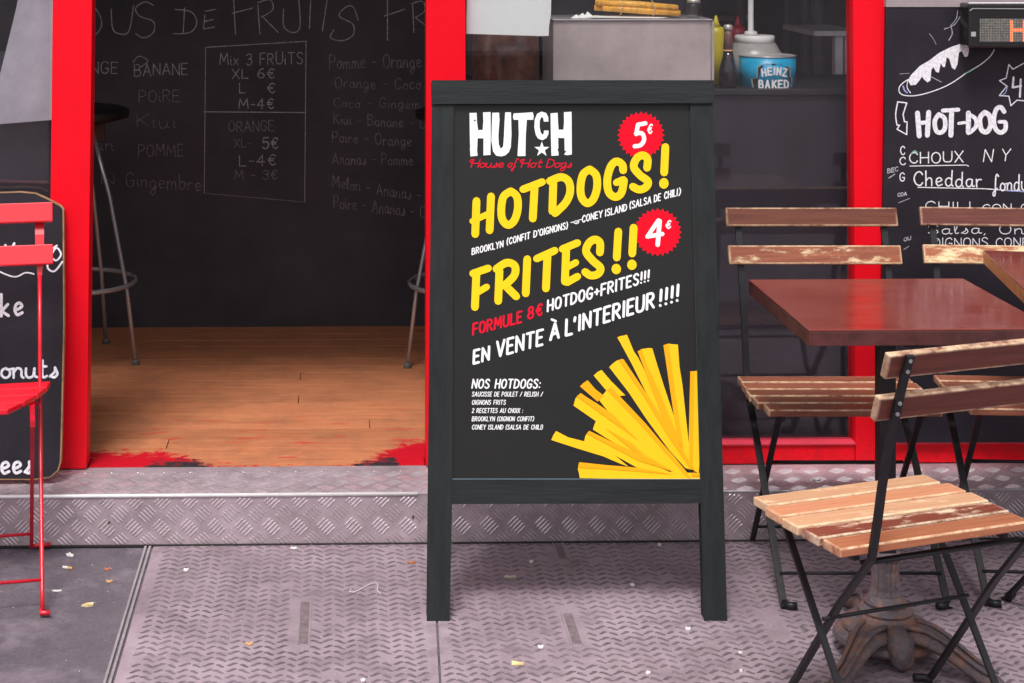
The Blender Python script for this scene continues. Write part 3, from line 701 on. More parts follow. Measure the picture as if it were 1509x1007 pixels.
for k in range(3):
    q = PY(850 + k * 9, 27, YC + .05 + k * .01); e = random.Random(k + 40)
    V = [(q.x + .02 * math.cos(a * .9) * e.uniform(.6, 1.1), q.y + .014 * math.sin(a * .9), topz + .001) for a in range(7)] + [(q.x + e.uniform(-.006, .006), q.y, topz + .012 + k * .004)]
    mesh('napkin', V, [(a, (a + 1) % 7, 7) for a in range(7)] + [tuple(range(7))[::-1]], PAPER, tr_)
# brown jar
jc = PY(745, 100, YC + .09)
jar = thing('storage_jar', 'squat brown speckled jar below the white paper notice', 'jar', (jc.x, jc.y, ct))
MB().lathe((jc.x, jc.y, ct), [(.092, .001), (.099, .01), (.1, .1), (.097, .16), (.08, .175)], 32).build('body', mat('brown speckled glaze', (.14, .055, .035), .3, var=.7, scale=26, coat=.4), jar, smooth=True)
MB().lathe((jc.x, jc.y, ct), [(.07, .1755), (.072, .195), (.05, .202)], 28).build('lid', mat('brown speckled glaze', (0, 0, 0)), jar, smooth=True)
# tin of beans
tc_ = PY(1131, 110, YC + .10); tr = 41 / F * 5.05
tin = thing('catering_tin', 'large turquoise tin of baked beans standing on the counter', 'tin', (tc_.x, tc_.y, ct))
tz = PY(1131, 85, YC + .05).z - ct
MB().lathe((tc_.x, tc_.y, ct), [(tr, .001), (tr, tz)], 40).build('body', mat('turquoise label', (.006, .33, .56), .35, var=.06), tin, smooth=True)
MB().lathe((tc_.x, tc_.y, ct), [(tr + .001, tz + .0005), (tr + .002, tz + .004), (tr - .004, tz + .005), (tr - .006, tz + .002)], 40).build('rim', mat('bright steel rim', (0, 0, 0)), tin, smooth=True)
DR = Drum((tc_.x, tc_.y, 0), tr)
K = lambda p: zz(p, 1040, 0, 6.859)
def keyst(s):
    P = [(525, 790), (530, 690), (560, 665), (620, 652), (690, 648), (760, 655), (825, 675), (845, 695), (845, 780), (865, 790), (862, 830), (850, 905), (490, 905), (470, 800)]
    cxm, cym = 672, 790
    return K([(cxm + (x - cxm) * s, cym + (y - cym) * (s if y < 900 else 1)) for x, y in P])
art('label_border', mat('gold grey print', (.35, .31, .24), .5), tin, DR, [('p', keyst(1.07))], .0006)
art('label_shield', mat('black print', (.012, .018, .02), .5), tin, DR, [('p', keyst(1.0))], .0011)
le = []
for ch, x, y, rot in (('H', 588, 735, -8), ('E', 648, 722, -4), ('I', 695, 718, 0), ('N', 740, 722, 4), ('Z', 800, 735, 9)):
    wd, st = FONT[ch]; h = 82; w_ = 36 if ch != 'I' else 3
    for sm, pts in st:
        P = [((p[0] / wd - .5) * w_, (p[1] - .5) * -h * .86) for p in pts]; a_ = R(rot)
        le.append(('l' if not sm else 's', K([(x + px * math.cos(a_) - py_ * math.sin(a_), y + px * math.sin(a_) + py_ * math.cos(a_)) for px, py_ in P]), 2.6))
for ch, x in (('B', 560), ('A', 625), ('K', 695), ('E', 755), ('D', 815)):
    wd, st = FONT[ch]; w_ = 38
    for sm, pts in st:
        le.append(('l' if not sm else 's', K([(x + (p[0] / wd - .5) * w_, 853 + (p[1] - .5) * -76) for p in pts]), 2.6))
art('lettering', WHT, tin, DR, le, .0016)
# pump dispenser behind the tin
dc = PY(1112, 60, YC + .22)
pump = thing('pump_dispenser', 'grey tub with white pump lid behind the turquoise tin', 'pump dispenser', (dc.x, dc.y, ct))
pz = lambda v: PY(1112, v, YC + .22).z - ct
MB().lathe((dc.x, dc.y, ct), [(.09, .001), (.088, pz(84)), (.062, pz(63))], 32).build('tub', mat('grey clear plastic', (.36, .35, .33), .3), pump, smooth=True)
MB().lathe((dc.x, dc.y, ct), [(.060, pz(62.8)), (.060, pz(53)), (.056, pz(52))], 32).build('lid', PLWHITE, pump, smooth=True)
MB().lathe((dc.x - .012, dc.y, ct), [(.021, pz(51.8)), (.019, pz(47)), (.0085, pz(45)), (.008, pz(-40))], 20).build('pump_stem', PLWHITE, pump, smooth=True)
MB().tube([(dc.x - .012, dc.y, ct + pz(-40.5)), (dc.x - .02, dc.y, ct + pz(-48)), (dc.x - .10, dc.y, ct + pz(-50))], .009, 10).build('spout', PLWHITE, pump, smooth=True)
# brown bottle
bc = PY(1073, 110, YC + .05)
bot = thing('sauce_bottle', 'dark brown glass bottle with foil neck between steel box and tin', 'bottle', (bc.x, bc.y, ct))
bz = lambda v: PY(1073, v, YC + .05).z - ct
MB().lathe((bc.x, bc.y, ct), [(.024, .001), (.026, .004), (.026, bz(102)), (.0165, bz(84)), (.0145, bz(76))], 24).build('body', mat('dark brown glass', (.016, .012, .014), .12, coat=.5), bot, smooth=True)
MB().lathe((bc.x, bc.y, ct), [(.0150, bz(75.5)), (.0120, bz(52)), (.0115, bz(46))], 24).build('neck_foil', mat('bronze foil', (.20, .10, .09), .4, var=.4, scale=40), bot, smooth=True)
MB().lathe((bc.x, bc.y, ct), [(.0165, bz(75.8)), (.0165, bz(73.4))], 24).build('neck_band', mat('copper band', (.65, .36, .2), .4), bot, smooth=True)
MB().lathe((bc.x, bc.y, ct), [(.0122, bz(45.5)), (.0140, bz(42)), (.0135, bz(38)), (.009, bz(36.3))], 24).build('cap', mat('silver cap', (.6, .57, .52), .35, metal=.5), bot, smooth=True)
# yellow and red squeeze bottles
for nm, lab, u, vt, y, rad, col, capcol in (('squeeze_bottle', 'yellow mustard squeeze bottle behind the dark brown bottle', 1055, 40, YC + .16, .026, (.62, .50, .02), (.62, .5, .02)), ('squeeze_bottle', 'red squeeze bottle with nozzle beside the white pump', 1087, 40, YC + .36, .025, (.45, .01, .03), (.5, .01, .03))):
    c = PY(u, vt, y); s = thing(nm, lab, 'squeeze bottle', (c.x, c.y, ct), group='squeeze bottles on the counter'); h = c.z - ct
    MB().lathe((c.x, c.y, ct), [(rad, .001), (rad * 1.02, h * .5), (rad, h * .9), (rad * .8, h)], 20).build('body', mat(nm + str(u), col, .35), s, smooth=True)
    MB().lathe((c.x, c.y, ct), [(rad * .6, h + .0005), (rad * .3, h + .016), (rad * .12, h + .035)], 16).build('nozzle', mat(nm + str(u), col), s, smooth=True)
# rack and pipes at the back of the kitchen
rk = PY(1226, 60, 6.3)
rack = thing('kitchen_rack', 'pale metal kitchen trolley deep inside beside the right red post', 'trolley', (rk.x, 6.3, ZS))
zt = PY(1226, 50, 6.3)
xa, xb = PY(1200, 50, 6.3).x, PY(1275, 50, 6.3).x
MB().box((xa, 6.3, zt.z - .008), (xb, 6.75, zt.z + .010)).build('top', mat('pale enamel', (.85, .82, .86), .4), rack)
for u0_, u1_ in ((1231, 1242), (1246, 1249), (1262, 1270)):
    MB().box((PY(u0_, 60, 6.32).x, 6.32, ZS + .001), (PY(u1_, 60, 6.32).x, 6.36, zt.z - .0085)).build('leg', mat('pale enamel', (0, 0, 0)), rack)
MB().box((PY(1231, 60, 6.32).x, 6.345, zt.z - .5), (PY(1270, 60, 6.32).x, 6.7, zt.z - .48)).build('shelf', mat('pale enamel', (0, 0, 0)), rack)
for u, r_, c_, lab in ((1205, .03, (.13, .11, .11), 'thick grey brown pipe rising behind the pale trolley'), (1186, .022, (.10, .085, .09), 'thinner pipe running down the kitchen wall left of the thick pipe'), (1160, .02, (.06, .06, .075), 'dark pipe behind the tin of beans'), (1090, .025, (.12, .075, .05), 'brown pipe seen above the red squeeze bottle')):
    p = PY(u, 60, 7.3)
    o = MB().tube([(p.x, 7.3, ZS + .001), (p.x, 7.3, 1.4), (p.x, 7.3, 2.6)], r_, 12).build('pipe', mat('pipe' + str(u), c_, .5, var=.3), smooth=True); tag(o, lab, 'pipe', 'pipes at the back of the kitchen')
ks = thing('kitchen_shelf', 'brownish shelf rail on the kitchen wall behind the bottles', 'shelf', PY(1080, 30, 7.4))
a_, b_ = PY(1052, 22, 7.45), PY(1100, 30, 7.45)
MB().box((a_.x, 7.4, b_.z), (b_.x, 7.599, a_.z)).build('board', mat('grimy shelf', (.16, .14, .11), .6), ks)

# ------------------------------------------------------------------ right blackboard with display
YBB = 4.772
bbx = thing('menu_blackboard', 'tall menu blackboard right of the window with hot dog drawing', 'blackboard', PY(1400, 640, YBB))
P = [PY(1306, 11, YBB), PY(1700, 11, YBB), PY(1700, 652, YBB), PY(1297, 652, YBB)]
MB().prism(P, Vector((0, .015, 0))).build('board', SLATE, bbx)
P = [PY(1306, -120, YBB - .002), PY(1700, -120, YBB - .002), PY(1700, 10.5, YBB - .002), PY(1306, 10.5, YBB - .002)]
MB().prism(P, Vector((0, .02, 0))).build('header_strip', mat('pinkish grey trim', (.36, .29, .31), .5), bbx)
BP = Plane((0, YBB, 0), (0, -1, 0))
A = lambda p: zz(p, 1290, 0, 5.037)
B2 = lambda p: zz(p, 1290, 180, 4.575)
br_ = []
# hot dog outline, sauce, arrow
br_ += [('p', A([(242, 600), (262, 560), (330, 490), (400, 450), (470, 395), (560, 350), (690, 308), (694, 380), (684, 420), (662, 424), (640, 380), (620, 390), (608, 480), (590, 518), (568, 505), (548, 440), (530, 425), (515, 500), (500, 498), (485, 470), (470, 540), (450, 535), (430, 500), (415, 520), (408, 600), (385, 612), (360, 590), (345, 570), (325, 600), (300, 630), (262, 634)])),
        ('s', A([(245, 590), (200, 620), (175, 655), (185, 695), (240, 712), (330, 705), (450, 670), (560, 620), (680, 540), (780, 480), (850, 420), (882, 370)]), 1.5),
        ('s', A([(240, 600), (235, 650), (260, 690)]), 1.2),
        ('s', A([(165, 760), (150, 850), (160, 930)]), 1.8), ('l', A([(165, 757), (232, 765), (205, 850), (215, 905), (235, 905), (232, 1000), (160, 960), (180, 930), (160, 930)]), 1.8)]
# HOT-DOG thick letters
T8 = 7.4
br_ += [('l', A([(312, 840), (325, 1010)]), T8), ('l', A([(395, 835), (385, 1005)]), T8), ('l', A([(325, 915), (390, 908)]), T8 * .8),
        ('s', A([(470, 850), (440, 900), (450, 970), (485, 985), (515, 950), (512, 880), (470, 850)]), T8 * .9), ('l', A([(500, 822), (615, 815)]), T8 * .8), ('l', A([(565, 830), (560, 1005)]), T8),
        ('l', A([(618, 917), (665, 910)]), T8 * .6)]
br_ += [('l', A([(690, 840), (690, 985)]), T8), ('s', A([(690, 850), (740, 880), (745, 940), (700, 985)]), T8 * .8), ('s', A([(810, 835), (775, 880), (785, 960), (825, 980), (855, 930), (845, 860), (810, 835)]), T8),
        ('s', A([(955, 830), (930, 797), (895, 815), (878, 890), (893, 960), (930, 985), (962, 962), (966, 915)]), T8 * .9), ('l', A([(918, 905), (964, 905)]), T8 * .7)]
# starburst and 4
br_ += [('l', A([(1103, 470), (1020, 515), (990, 480), (970, 580), (920, 600), (975, 640), (920, 710), (990, 715), (1005, 785), (1050, 745), (1110, 750)]), 1.6),
        ('l', A([(1025, 575), (1018, 650), (1080, 640)]), 3.0), ('l', A([(1078, 590), (1072, 720)]), 3.0)]
tx = T('CHOUX', 1290 + 230 / 4.575, 180 + 280 / 4.575, 1290 + 590 / 4.575, 180 + 268 / 4.575, 15.5, 1.7, jit=.04) + T('NY', 1449, 238, 1487, 238, 18, 1.5, italic=.15, gap=.6, jit=.05) \
    + T('Cheddar', 1347, 274, 1446, 276, 21, 2.0, jit=.05) + T('fondu', 1464, 280, 1513, 281, 22, 2.0, jit=.05) + T('C', 1327, 228, 1333, 228, 12, 1.5) + T('C', 1326, 243, 1334, 243, 11, 1.5) + T('G', 1326, 267, 1333, 267, 12, 1.5) \
    + [('l', B2([(232, 297), (612, 290), (628, 298)]), 1.3), ('l', B2([(285, 440), (740, 450), (1010, 470)]), 1.4)] \
    + T('CHILI', 1364, 310, 1430, 311, 13, 1.4, jit=.05) + T('CON C', 1448, 312, 1515, 312, 11, 1.3, jit=.05) + T('Salsa, Oni', 1368, 345, 1515, 345, 14, 1.3, jit=.06) + T('OIGNONS CONF', 1375, 364, 1515, 364, 13, 1.3, jit=.05)
art('chalk_drawing', CHALK, bbx, BP, br_[:2]); art('chalk_drawing', CHALK, bbx, BP, br_[2:3]); art('chalk_arrow', CHALK, bbx, BP, br_[3:5]); art('chalk_lettering', CHALK, bbx, BP, br_[5:-3]); art('chalk_starburst', CHALK, bbx, BP, br_[-3:])
art('chalk_lettering', CHALK, bbx, BP, tx)
fa = [('s', A([(640, 70), (625, 130), (590, 180), (565, 195)]), 1.0), ('s', A([(610, 80), (600, 140), (560, 190)]), .9), ('s', A([(560, 195), (570, 250), (545, 300)]), 1.4), ('l', A([(510, 218), (560, 200)]), .9),
      ('s', A([(400, 250), (430, 290), (450, 330)]), .6), ('l', A([(180, 550), (250, 545)]), .7), ('l', A([(410, 570), (490, 610)]), 1.0)] \
    + T('BEC', 1308, 255, 1323, 252, 6, 1.3, jit=.05) + T('COA', 1323, 290, 1336, 288, 5, 1.2) + T('OU', 1332, 356, 1342, 353, 5, 1.1) + [('l', B2([(90, 378), (130, 352)]), 1.4), ('l', B2([(155, 545), (230, 515)]), .9), ('l', B2([(190, 860), (225, 838)]), .9)]
fa = [f_[:3] + (i,) for i, f_ in enumerate(fa)]
art('chalk_scrawl', CHALKM, bbx, BP, fa)
art('coloured_chalk', CHALKG, bbx, BP, [('l', A([(655, 552), (720, 520)]), 1.8), ('s', B2([(380, 800), (400, 790), (420, 800)]), 1.6), ('s', B2([(240, 215), (262, 195), (280, 205)]), 1.7)], .0011)
art('coloured_chalk', CHALKB, bbx, BP, [('l', B2([(880, 462), (1010, 470)]), 1.6), ('s', A([(205, 640), (215, 670), (235, 690)]), 2.2), ('l', A([(980, 640), (965, 690), (945, 705)]), 1.6), ('l', A([(700, 905), (705, 975)]), 1.0)], .0011)
# led display
YD = 4.70
led = thing('led_display', 'black scrolling LED display with red lit letter on the blackboard', 'LED display', PY(1500, 40, YD))
a_, b_ = PY(1427, 71, YD), PY(1720, 5, YD)
MB().box((a_.x, YD, a_.z), (b_.x, YBB - .0035, b_.z)).build('housing', mat('black plastic case', (.012, .011, .012), .3, coat=.2), led, bevel=.006)
MB().tube([(a_.x + .004, YD - .0008, PY(1430, 13, YD).z - .006), (a_.x + .012, YD - .0008, PY(1430, 13, YD).z), (b_.x, YD - .0008, PY(1430, 15, YD).z)], .0018, 6).build('trim', mat('grey case trim', (.25, .24, .25), .35), led)
MB().tube([(a_.x + .002, YD + .004, b_.z), (b_.x, YD + .004, b_.z)], .003, 8).build('top_trim', mat('pale trim', (.6, .57, .6), .35), led)
LP = Plane((0, YD, 0), (0, -1, 0))
a2, b2 = PY(1442, 63, YD), PY(1720, 27, YD)
MB().box((a2.x, YD - .0016, a2.z), (b2.x, YD - .0003, b2.z)).build('screen', mat('dark led screen', (.03, .028, .03), .4), led)
LEDC = mat('unlit led', (.28, .27, .24), .4, var=.5, scale=200)
def emit(name, c, s):
    m = bpy.data.materials.new(name); t, b = nodes(m); b.inputs['Base Color'].default_value = (*c, 1); b.inputs['Emission Color'].default_value = (*c, 1); b.inputs['Emission Strength'].default_value = s; MATS[name] = m; return m
LEDR = emit('lit red led', (1, .12, .05), 2.2)
dots, lit = [], []
GLY = {'H': ['1000001', '1000001', '1000001', '1111111', '1000001', '1000001', '1000001']}
for i in range(60):
    for j in range(14):
        u, v = 1444.5 + i * 2.35, 28.8 + j * 2.42
        on = 19 <= i <= 20 or (27 <= i <= 28) or (19 <= i <= 28 and 6 <= j <= 7) or (34 <= i <= 35 and True) or (34 <= i <= 42 and j in (0, 1, 12, 13)) or (41 <= i <= 42)
        on = on and 1 <= j <= 13
        (lit if on else dots).append(('p', [(u - .8, v - .8), (u + .8, v - .8), (u + .8, v + .8), (u - .8, v + .8)]))
o = art('led_dots', LEDC, led, LP, dots, .0020); o['kind'] = 'stuff'
o = art('lit_dots', LEDR, led, LP, lit, .0020); o['kind'] = 'stuff'
art('sensor', mat('pale sensor', (.4, .38, .38), .5), led, LP, [('p', [(1431, 47), (1438, 47), (1438, 54), (1431, 54)])], .0006)

# ------------------------------------------------------------------ left leaning blackboard
YL0, YL1 = 4.665, 4.772
lb0 = PZ(80, 705, ZS + .003); zt_ = .925
PLb = Plane(Vector((0, YL0, ZS)), Vector((0, -(zt_ - ZS), (YL1 - YL0))))
lb = thing('leaning_blackboard', 'wood-edged blackboard with chamfered corners leaning on the left red post', 'blackboard', (-1.0, YL0, ZS))
outline = [(-150, 288), (0, 283), (30, 282), (52, 284), (72, 293), (90, 303), (94, 308), (95, 480), (91, 655), (90, 680), (86, 694), (74, 704), (50, 707.5), (-150, 707)]
def inset(P, d):
    out = []; n = len(P)
    for i in range(n):
        a, b, c = P[i - 1], P[i], P[(i + 1) % n]
        d1 = Vector((b[0] - a[0], b[1] - a[1])).normalized(); d2 = Vector((c[0] - b[0], c[1] - b[1])).normalized()
        nn = Vector((-d1.y - d2.y, d1.x + d2.x)).normalized(); out.append((b[0] + nn.x * d, b[1] + nn.y * d))
    return out
MB().prism([PLb.at(u, v, 0) for u, v in outline], -PLb.n * .018).build('wood_edge', mat('raw timber edge', (.36, .21, .10), .7, var=.4, scale=30), lb)
art('board_face', SLATE, lb, PLb, [('p', inset(outline, 2.0))], .0008)
wr = T('is', 30, 387, 62, 382, 30, 4.0, gap=.25) + [('s', [(84, 362), (72, 372), (82, 384), (90, 375), (82, 366), (70, 392), (80, 400), (92, 386)], 2.8), ('s', [(-10, 396), (20, 408), (38, 402), (50, 404)], 2.2)] \
    + T('ke', 2, 466, 33, 464, 32, 4.4, gap=.3) + T('onuts', 2, 557, 84, 556, 26, 3.7, gap=.15) + T('ees', 2, 698, 46, 697, 30, 4.4, gap=.2) + T('v', 8, 375, 22, 372, 26, 3.6) + T('m', -22, 464, -4, 464, 30, 3.5)
art('chalk_lettering', CHALK, lb, PLb, wr, .0014)

# ------------------------------------------------------------------ SANDWICH BOARD
bl, brr = PZ(630, 916, 0), PZ(1070, 916, 0)
ZT = 1.27
tl = PZ(638, 120, ZT)
nrm = (brr - bl).cross(tl - bl)
BPn = Plane(bl, nrm)
sb = thing('sandwich_board', 'charcoal framed pavement sandwich board advertising hotdogs and frites', 'sandwich board', (bl + brr) / 2)
def bpoly(pts, name, m, off0, depth, par=sb, bevel=.002):
    P = [BPn.at(u, v, off0) for u, v in pts]
    return MB().prism(P, -BPn.n * depth).build(name, m, par, bevel=bevel)
bpoly([(638, 153), (667.5, 153), (665, 742), (661.5, 916), (630, 916)], 'stile', BOARDF, 0, .035)
bpoly([(1018.5, 152), (1049, 152), (1070.5, 916), (1038.5, 916)], 'stile', BOARDF, 0, .035)
bpoly([(637.5, 120.5), (1050, 120.5), (1050, 151), (638, 152)], 'top_rail', BOARDH, .006, .046, bevel=.003)
bpoly([(665.5, 708), (1033.4, 708), (1034.2, 741), (665, 742)], 'bottom_rail', BOARDH, -.002, .03)
EDGE = mat('brushed aluminium bead', (.30, .42, .52), .3, metal=.5)
pan = bpoly([(668, 152.5), (1018, 152.5), (1033, 707.5), (665.5, 707.5)], 'poster_panel', POSTER, -.008, .012, bevel=0)
bpoly([(665.6, 706.2), (1033, 706.2), (1033, 708), (665.6, 708)], 'lower_bead', EDGE, -.0035, .004, bevel=0)
bpoly([(667.6, 152), (668.7, 152), (666.6, 706), (665.4, 706)], 'side_bead', mat('bronze bead', (.19, .13, .08), .4), -.0035, .004, bevel=0)
bpoly([(1017.5, 152), (1018.8, 152), (1033.5, 706), (1031.8, 706)], 'side_bead', mat('grey bead', (.08, .10, .115), .4), -.0035, .004, bevel=0)
# rear prop frame
for (ut, vt, x, D) in ((655, 135, .160, 4.44), (1035, 135, .872, 4.44)):
    top = BPn.at(ut, vt, -.045); foot = CW(x, D, .001)
    d = (top - foot).normalized(); s = Vector((1, 0, 0)); n_ = s.cross(d).normalized(); w_, h_ = .011, .009
    MB().hexa([foot - s * w_ - n_ * h_, top - s * w_ - n_ * h_, foot - s * w_ + n_ * h_, top - s * w_ + n_ * h_, foot + s * w_ - n_ * h_, top + s * w_ - n_ * h_, foot + s * w_ + n_ * h_, top + s * w_ + n_ * h_]).build('rear_leg', BOARDF, sb)
pa, pb2 = BPn.at(650, 200, -.05), BPn.at(1040, 640, -.05)
back = MB().prism([BPn.at(672, 160, -.0205), BPn.at(1014, 160, -.0205), BPn.at(1029, 700, -.0205), BPn.at(671, 700, -.0205)], -BPn.n * .006)
back.build('back_panel', mat('dark hardboard', (.04, .035, .03), .7), sb)

PP = Plane(BPn.at(700, 400, -.008), BPn.n)
a1 = lambda p: zz(p, 680, 150, 8.383)
HU = [[(100, 140), (188, 138), (192, 250), (205, 352), (262, 350), (270, 250), (266, 132), (360, 128), (362, 400), (358, 658), (272, 664), (272, 455), (200, 452), (195, 560), (192, 600), (200, 668), (112, 678), (105, 580), (108, 560), (103, 400)],
      [(380, 138), (465, 135), (470, 230), (456, 420), (462, 530), (485, 582), (515, 555), (525, 430), (532, 260), (540, 132), (612, 130), (618, 400), (610, 560), (585, 625), (540, 665), (490, 677), (430, 668), (390, 615), (370, 480), (375, 300)],
      [(645, 145), (760, 140), (880, 130), (893, 180), (885, 225), (808, 225), (795, 400), (790, 672), (693, 672), (708, 400), (703, 225), (645, 225), (635, 190)],
      [(1018, 248), (1075, 246), (1072, 190), (1045, 140), (990, 122), (935, 150), (905, 220), (900, 320), (918, 410), (945, 455), (1000, 478), (1050, 450), (1075, 400), (1075, 358), (1020, 358), (1015, 395), (1000, 410), (978, 380), (965, 310), (968, 230), (990, 188), (1010, 205)],
      [(1100, 145), (1188, 138), (1192, 250), (1200, 348), (1260, 346), (1268, 250), (1265, 130), (1360, 125), (1362, 400), (1363, 652), (1310, 662), (1268, 655), (1300, 600), (1275, 610), (1272, 450), (1195, 448), (1196, 560), (1200, 665), (1112, 670), (1105, 450)]]
star = []
for k in range(10):
    r_ = 98 if k % 2 == 0 else 38; a_ = -math.pi / 2 + k * math.pi / 5; star.append((993 + r_ * math.cos(a_), 590 + r_ * math.sin(a_)))
items = [('p', a1(p), None, i + 1) for i, p in enumerate(HU)] + [('p', a1(star), None, 9)]
art('logo_lettering', WHT, sb, PP, items)
art('logo_specks', POSTER, sb, PP, [('p', a1(disc(165, 234, 11, 8))), ('p', a1(disc(300, 505, 5, 6))), ('p', a1([(1190, 575), (1200, 590), (1198, 615), (1188, 600)]))], .0012)
sc_ = T('House', 694, 247, 741, 247, 12, 1.35, italic=.3, gap=.10) + T('of', 748, 247, 760, 247, 12, 1.35, italic=.3, gap=.14) + T('Hot', 768, 247, 797, 247, 12, 1.35, italic=.3, gap=.14) + T('Dogs', 805, 247, 841, 247, 12, 1.35, italic=.3, gap=.12) \
    + [('s', a1([(160, 722), (125, 718), (108, 740), (130, 765)]), 1.4), ('s', a1([(780, 722), (745, 718), (728, 740), (750, 765)]), 1.4)]
art('script_lettering', PRED2, sb, PP, sc_)
S2 = lambda p: zz(p, 680, 200, 4.438)
S3 = lambda p: zz(p, 680, 360, 4.438)
def burst(cu, cv, ro, ri, n=28):
    out = []
    for k in range(2 * n):
        r_ = ro if k % 2 == 0 else ri; a_ = math.pi * k / n; out.append((cu + r_ * math.cos(a_), cv + r_ * math.sin(a_)))
    return out
art('price_burst', PRED, sb, PP, [('p', burst(944.5, 199.5, 35, 30.5), None, 1), ('p', burst(969, 342.5, 35.5, 31), None, 2)], .0005)
art('price', WHT, sb, PP, [('l', [(951, 182), (940, 184), (937.5, 198)], 6.2), ('s', [(937, 197), (946, 197), (949, 206), (944, 214), (935, 216)], 6.2)] + T('€', 954, 198, 960, 196, 13, 2.2, italic=.1)
    + [('l', [(970, 325), (954, 349), (976, 345)], 6.2, -4), ('l', [(972, 326), (969, 361)], 6.6, -4)] + T('€', 981, 338, 987.5, 336, 11, 2.2, italic=.1), .0012)
WB = 11.5
yl = [('l', S2([(98, 428), (90, 645)]), WB), ('l', S2([(193, 398), (184, 620)]), WB), ('l', S2([(72, 560), (190, 505)]), WB * .8),
      ('s', S2([(322, 365), (275, 400), (260, 480), (268, 550), (305, 585), (345, 555), (368, 480), (362, 400), (322, 365)]), WB),
      ('l', S2([(402, 352), (528, 304)]), WB * .95), ('l', S2([(478, 335), (466, 543)]), WB),
      ('s', S2([(578, 298), (650, 272), (700, 300), (710, 370), (680, 440), (612, 508)]), WB), ('l', S2([(600, 310), (594, 495)]), WB),
      ('s', S2([(838, 222), (795, 255), (778, 335), (786, 405), (822, 443), (862, 415), (886, 340), (880, 260), (838, 222)]), WB),
      ('s', S2([(1057, 228), (1050, 190), (1012, 170), (975, 205), (953, 290), (963, 370), (1005, 402), (1045, 375), (1062, 295)]), WB), ('l', S2([(1012, 308), (1058, 288)]), WB * .9),
      ('s', S2([(1213, 212), (1216, 155), (1185, 130), (1145, 150), (1126, 205), (1165, 258), (1218, 300), (1205, 338), (1162, 354), (1120, 335)]), WB),
      ('l', S2([(1333, 75), (1325, 242)]), WB), ('p', S2(disc(1323, 313, 31, 18, 35)))]
yl += [('l', S3([(75, 192), (175, 158)]), WB * .95), ('l', S3([(97, 195), (88, 412)]), WB), ('l', S3([(100, 318), (165, 280)]), WB * .85),
       ('s', S3([(228, 162), (295, 122), (348, 142), (345, 205), (280, 272)]), WB), ('l', S3([(248, 175), (240, 372)]), WB), ('l', S3([(280, 265), (358, 342)]), WB),
       ('l', S3([(430, 98), (420, 322)]), WB), ('l', S3([(492, 95), (610, 42)]), WB * .95), ('l', S3([(562, 75), (552, 290)]), WB),
       ('l', S3([(660, 32), (758, -8)]), WB * .95), ('l', S3([(684, 35), (676, 245)]), WB), ('l', S3([(690, 152), (748, 120)]), WB * .85), ('l', S3([(690, 250), (758, 212)]), WB * .95),
       ('s', S3([(905, 55), (905, -8), (872, -30), (832, -5), (815, 50), (858, 108), (908, 155), (892, 195), (845, 205), (808, 182)]), WB),
       ('l', S3([(1025, -82), (1015, 88)]), WB), ('p', S3(disc(1012, 163, 31, 18, 34))), ('l', S3([(1125, -108), (1116, 62)]), WB), ('p', S3(disc(1114, 135, 31, 18, 34)))]
n14 = 14
art('headline', YEL, sb, PP, yl[:n14], .0018)
art('headline', YEL, sb, PP, yl[n14:], .0018)
sl = .05
sm_ = T("BROOKLYN", 695.5, 375.5, 741, 364, 9, 1.6, italic=sl, gap=.27) + T("(CONFIT", 747, 361, 780.5, 351.5, 9.2, 1.6, italic=sl, gap=.27) + T("D'OIGNONS)", 786.5, 350, 836, 337, 9.4, 1.6, italic=sl, gap=.25) \
    + T('-', 841, 330.5, 845, 329.5, 5, 1.1) + [('s', [(845, 328), (849, 325.5), (853, 328), (849, 330), (845, 328)], 1.1), ('l', [(848, 329), (853, 326)], 1.0)] + T('-', 852, 327, 857, 326, 5, 1.1) \
    + T("CONEY", 858, 328, 887, 320, 9.6, 1.6, italic=sl, gap=.27) + T("ISLAND", 892, 319, 923, 310.5, 9.8, 1.6, italic=sl, gap=.27) + T("(SALSA", 928, 308, 959, 299.5, 10, 1.6, italic=sl, gap=.25) + T("DE", 964, 298, 973, 295.5, 10, 1.6, italic=sl, gap=.27) + T("CHILI", 979, 293.5, 998, 288.4, 10, 1.6, italic=sl, gap=.27) + T(")", 1000.5, 287.8, 1002.5, 287.2, 10, 1.6, italic=sl)
art('small_lettering', WHT, sb, PP, sm_, .0005)
art('offer_lettering', PRED2, sb, PP, T('FORMULE', 697, 493.5, 768, 475, 16, 2.9, italic=.04, gap=.27) + T('8€', 778, 470.5, 798, 464, 16.5, 2.9, italic=.04, gap=.3), .0005)
art('offer_lettering', WHT, sb, PP, T('HOTDOG+FRITES!!!', 807, 459, 956, 414.5, 16, 2.9, italic=.04, gap=.27), .0005)
art('sale_lettering', WHT, sb, PP, T('EN', 698, 536, 720, 530, 19, 3.7, italic=.04, gap=.3) + T('VENTE', 732, 526, 799, 508, 22, 3.7, italic=.04, gap=.27) + T('A', 811, 501, 823, 497.5, 22, 4.0, italic=.04) + [('l', [(813, 471), (819, 473.5)], 3.4)]
    + T("L'", 834, 494.5, 847, 491, 23, 4.0, italic=.04, gap=.15) + T('INTERIEUR', 853, 487, 963, 453, 22, 3.8, italic=.04, gap=.27) + T('!!!!', 972, 452, 999, 444, 24, 4.1, italic=.04, gap=.3), .0005)
s9 = T('NOS HOTDOGS:', 695.5, 572, 795, 572, 12.6, 2.2, italic=.16, gap=.26)
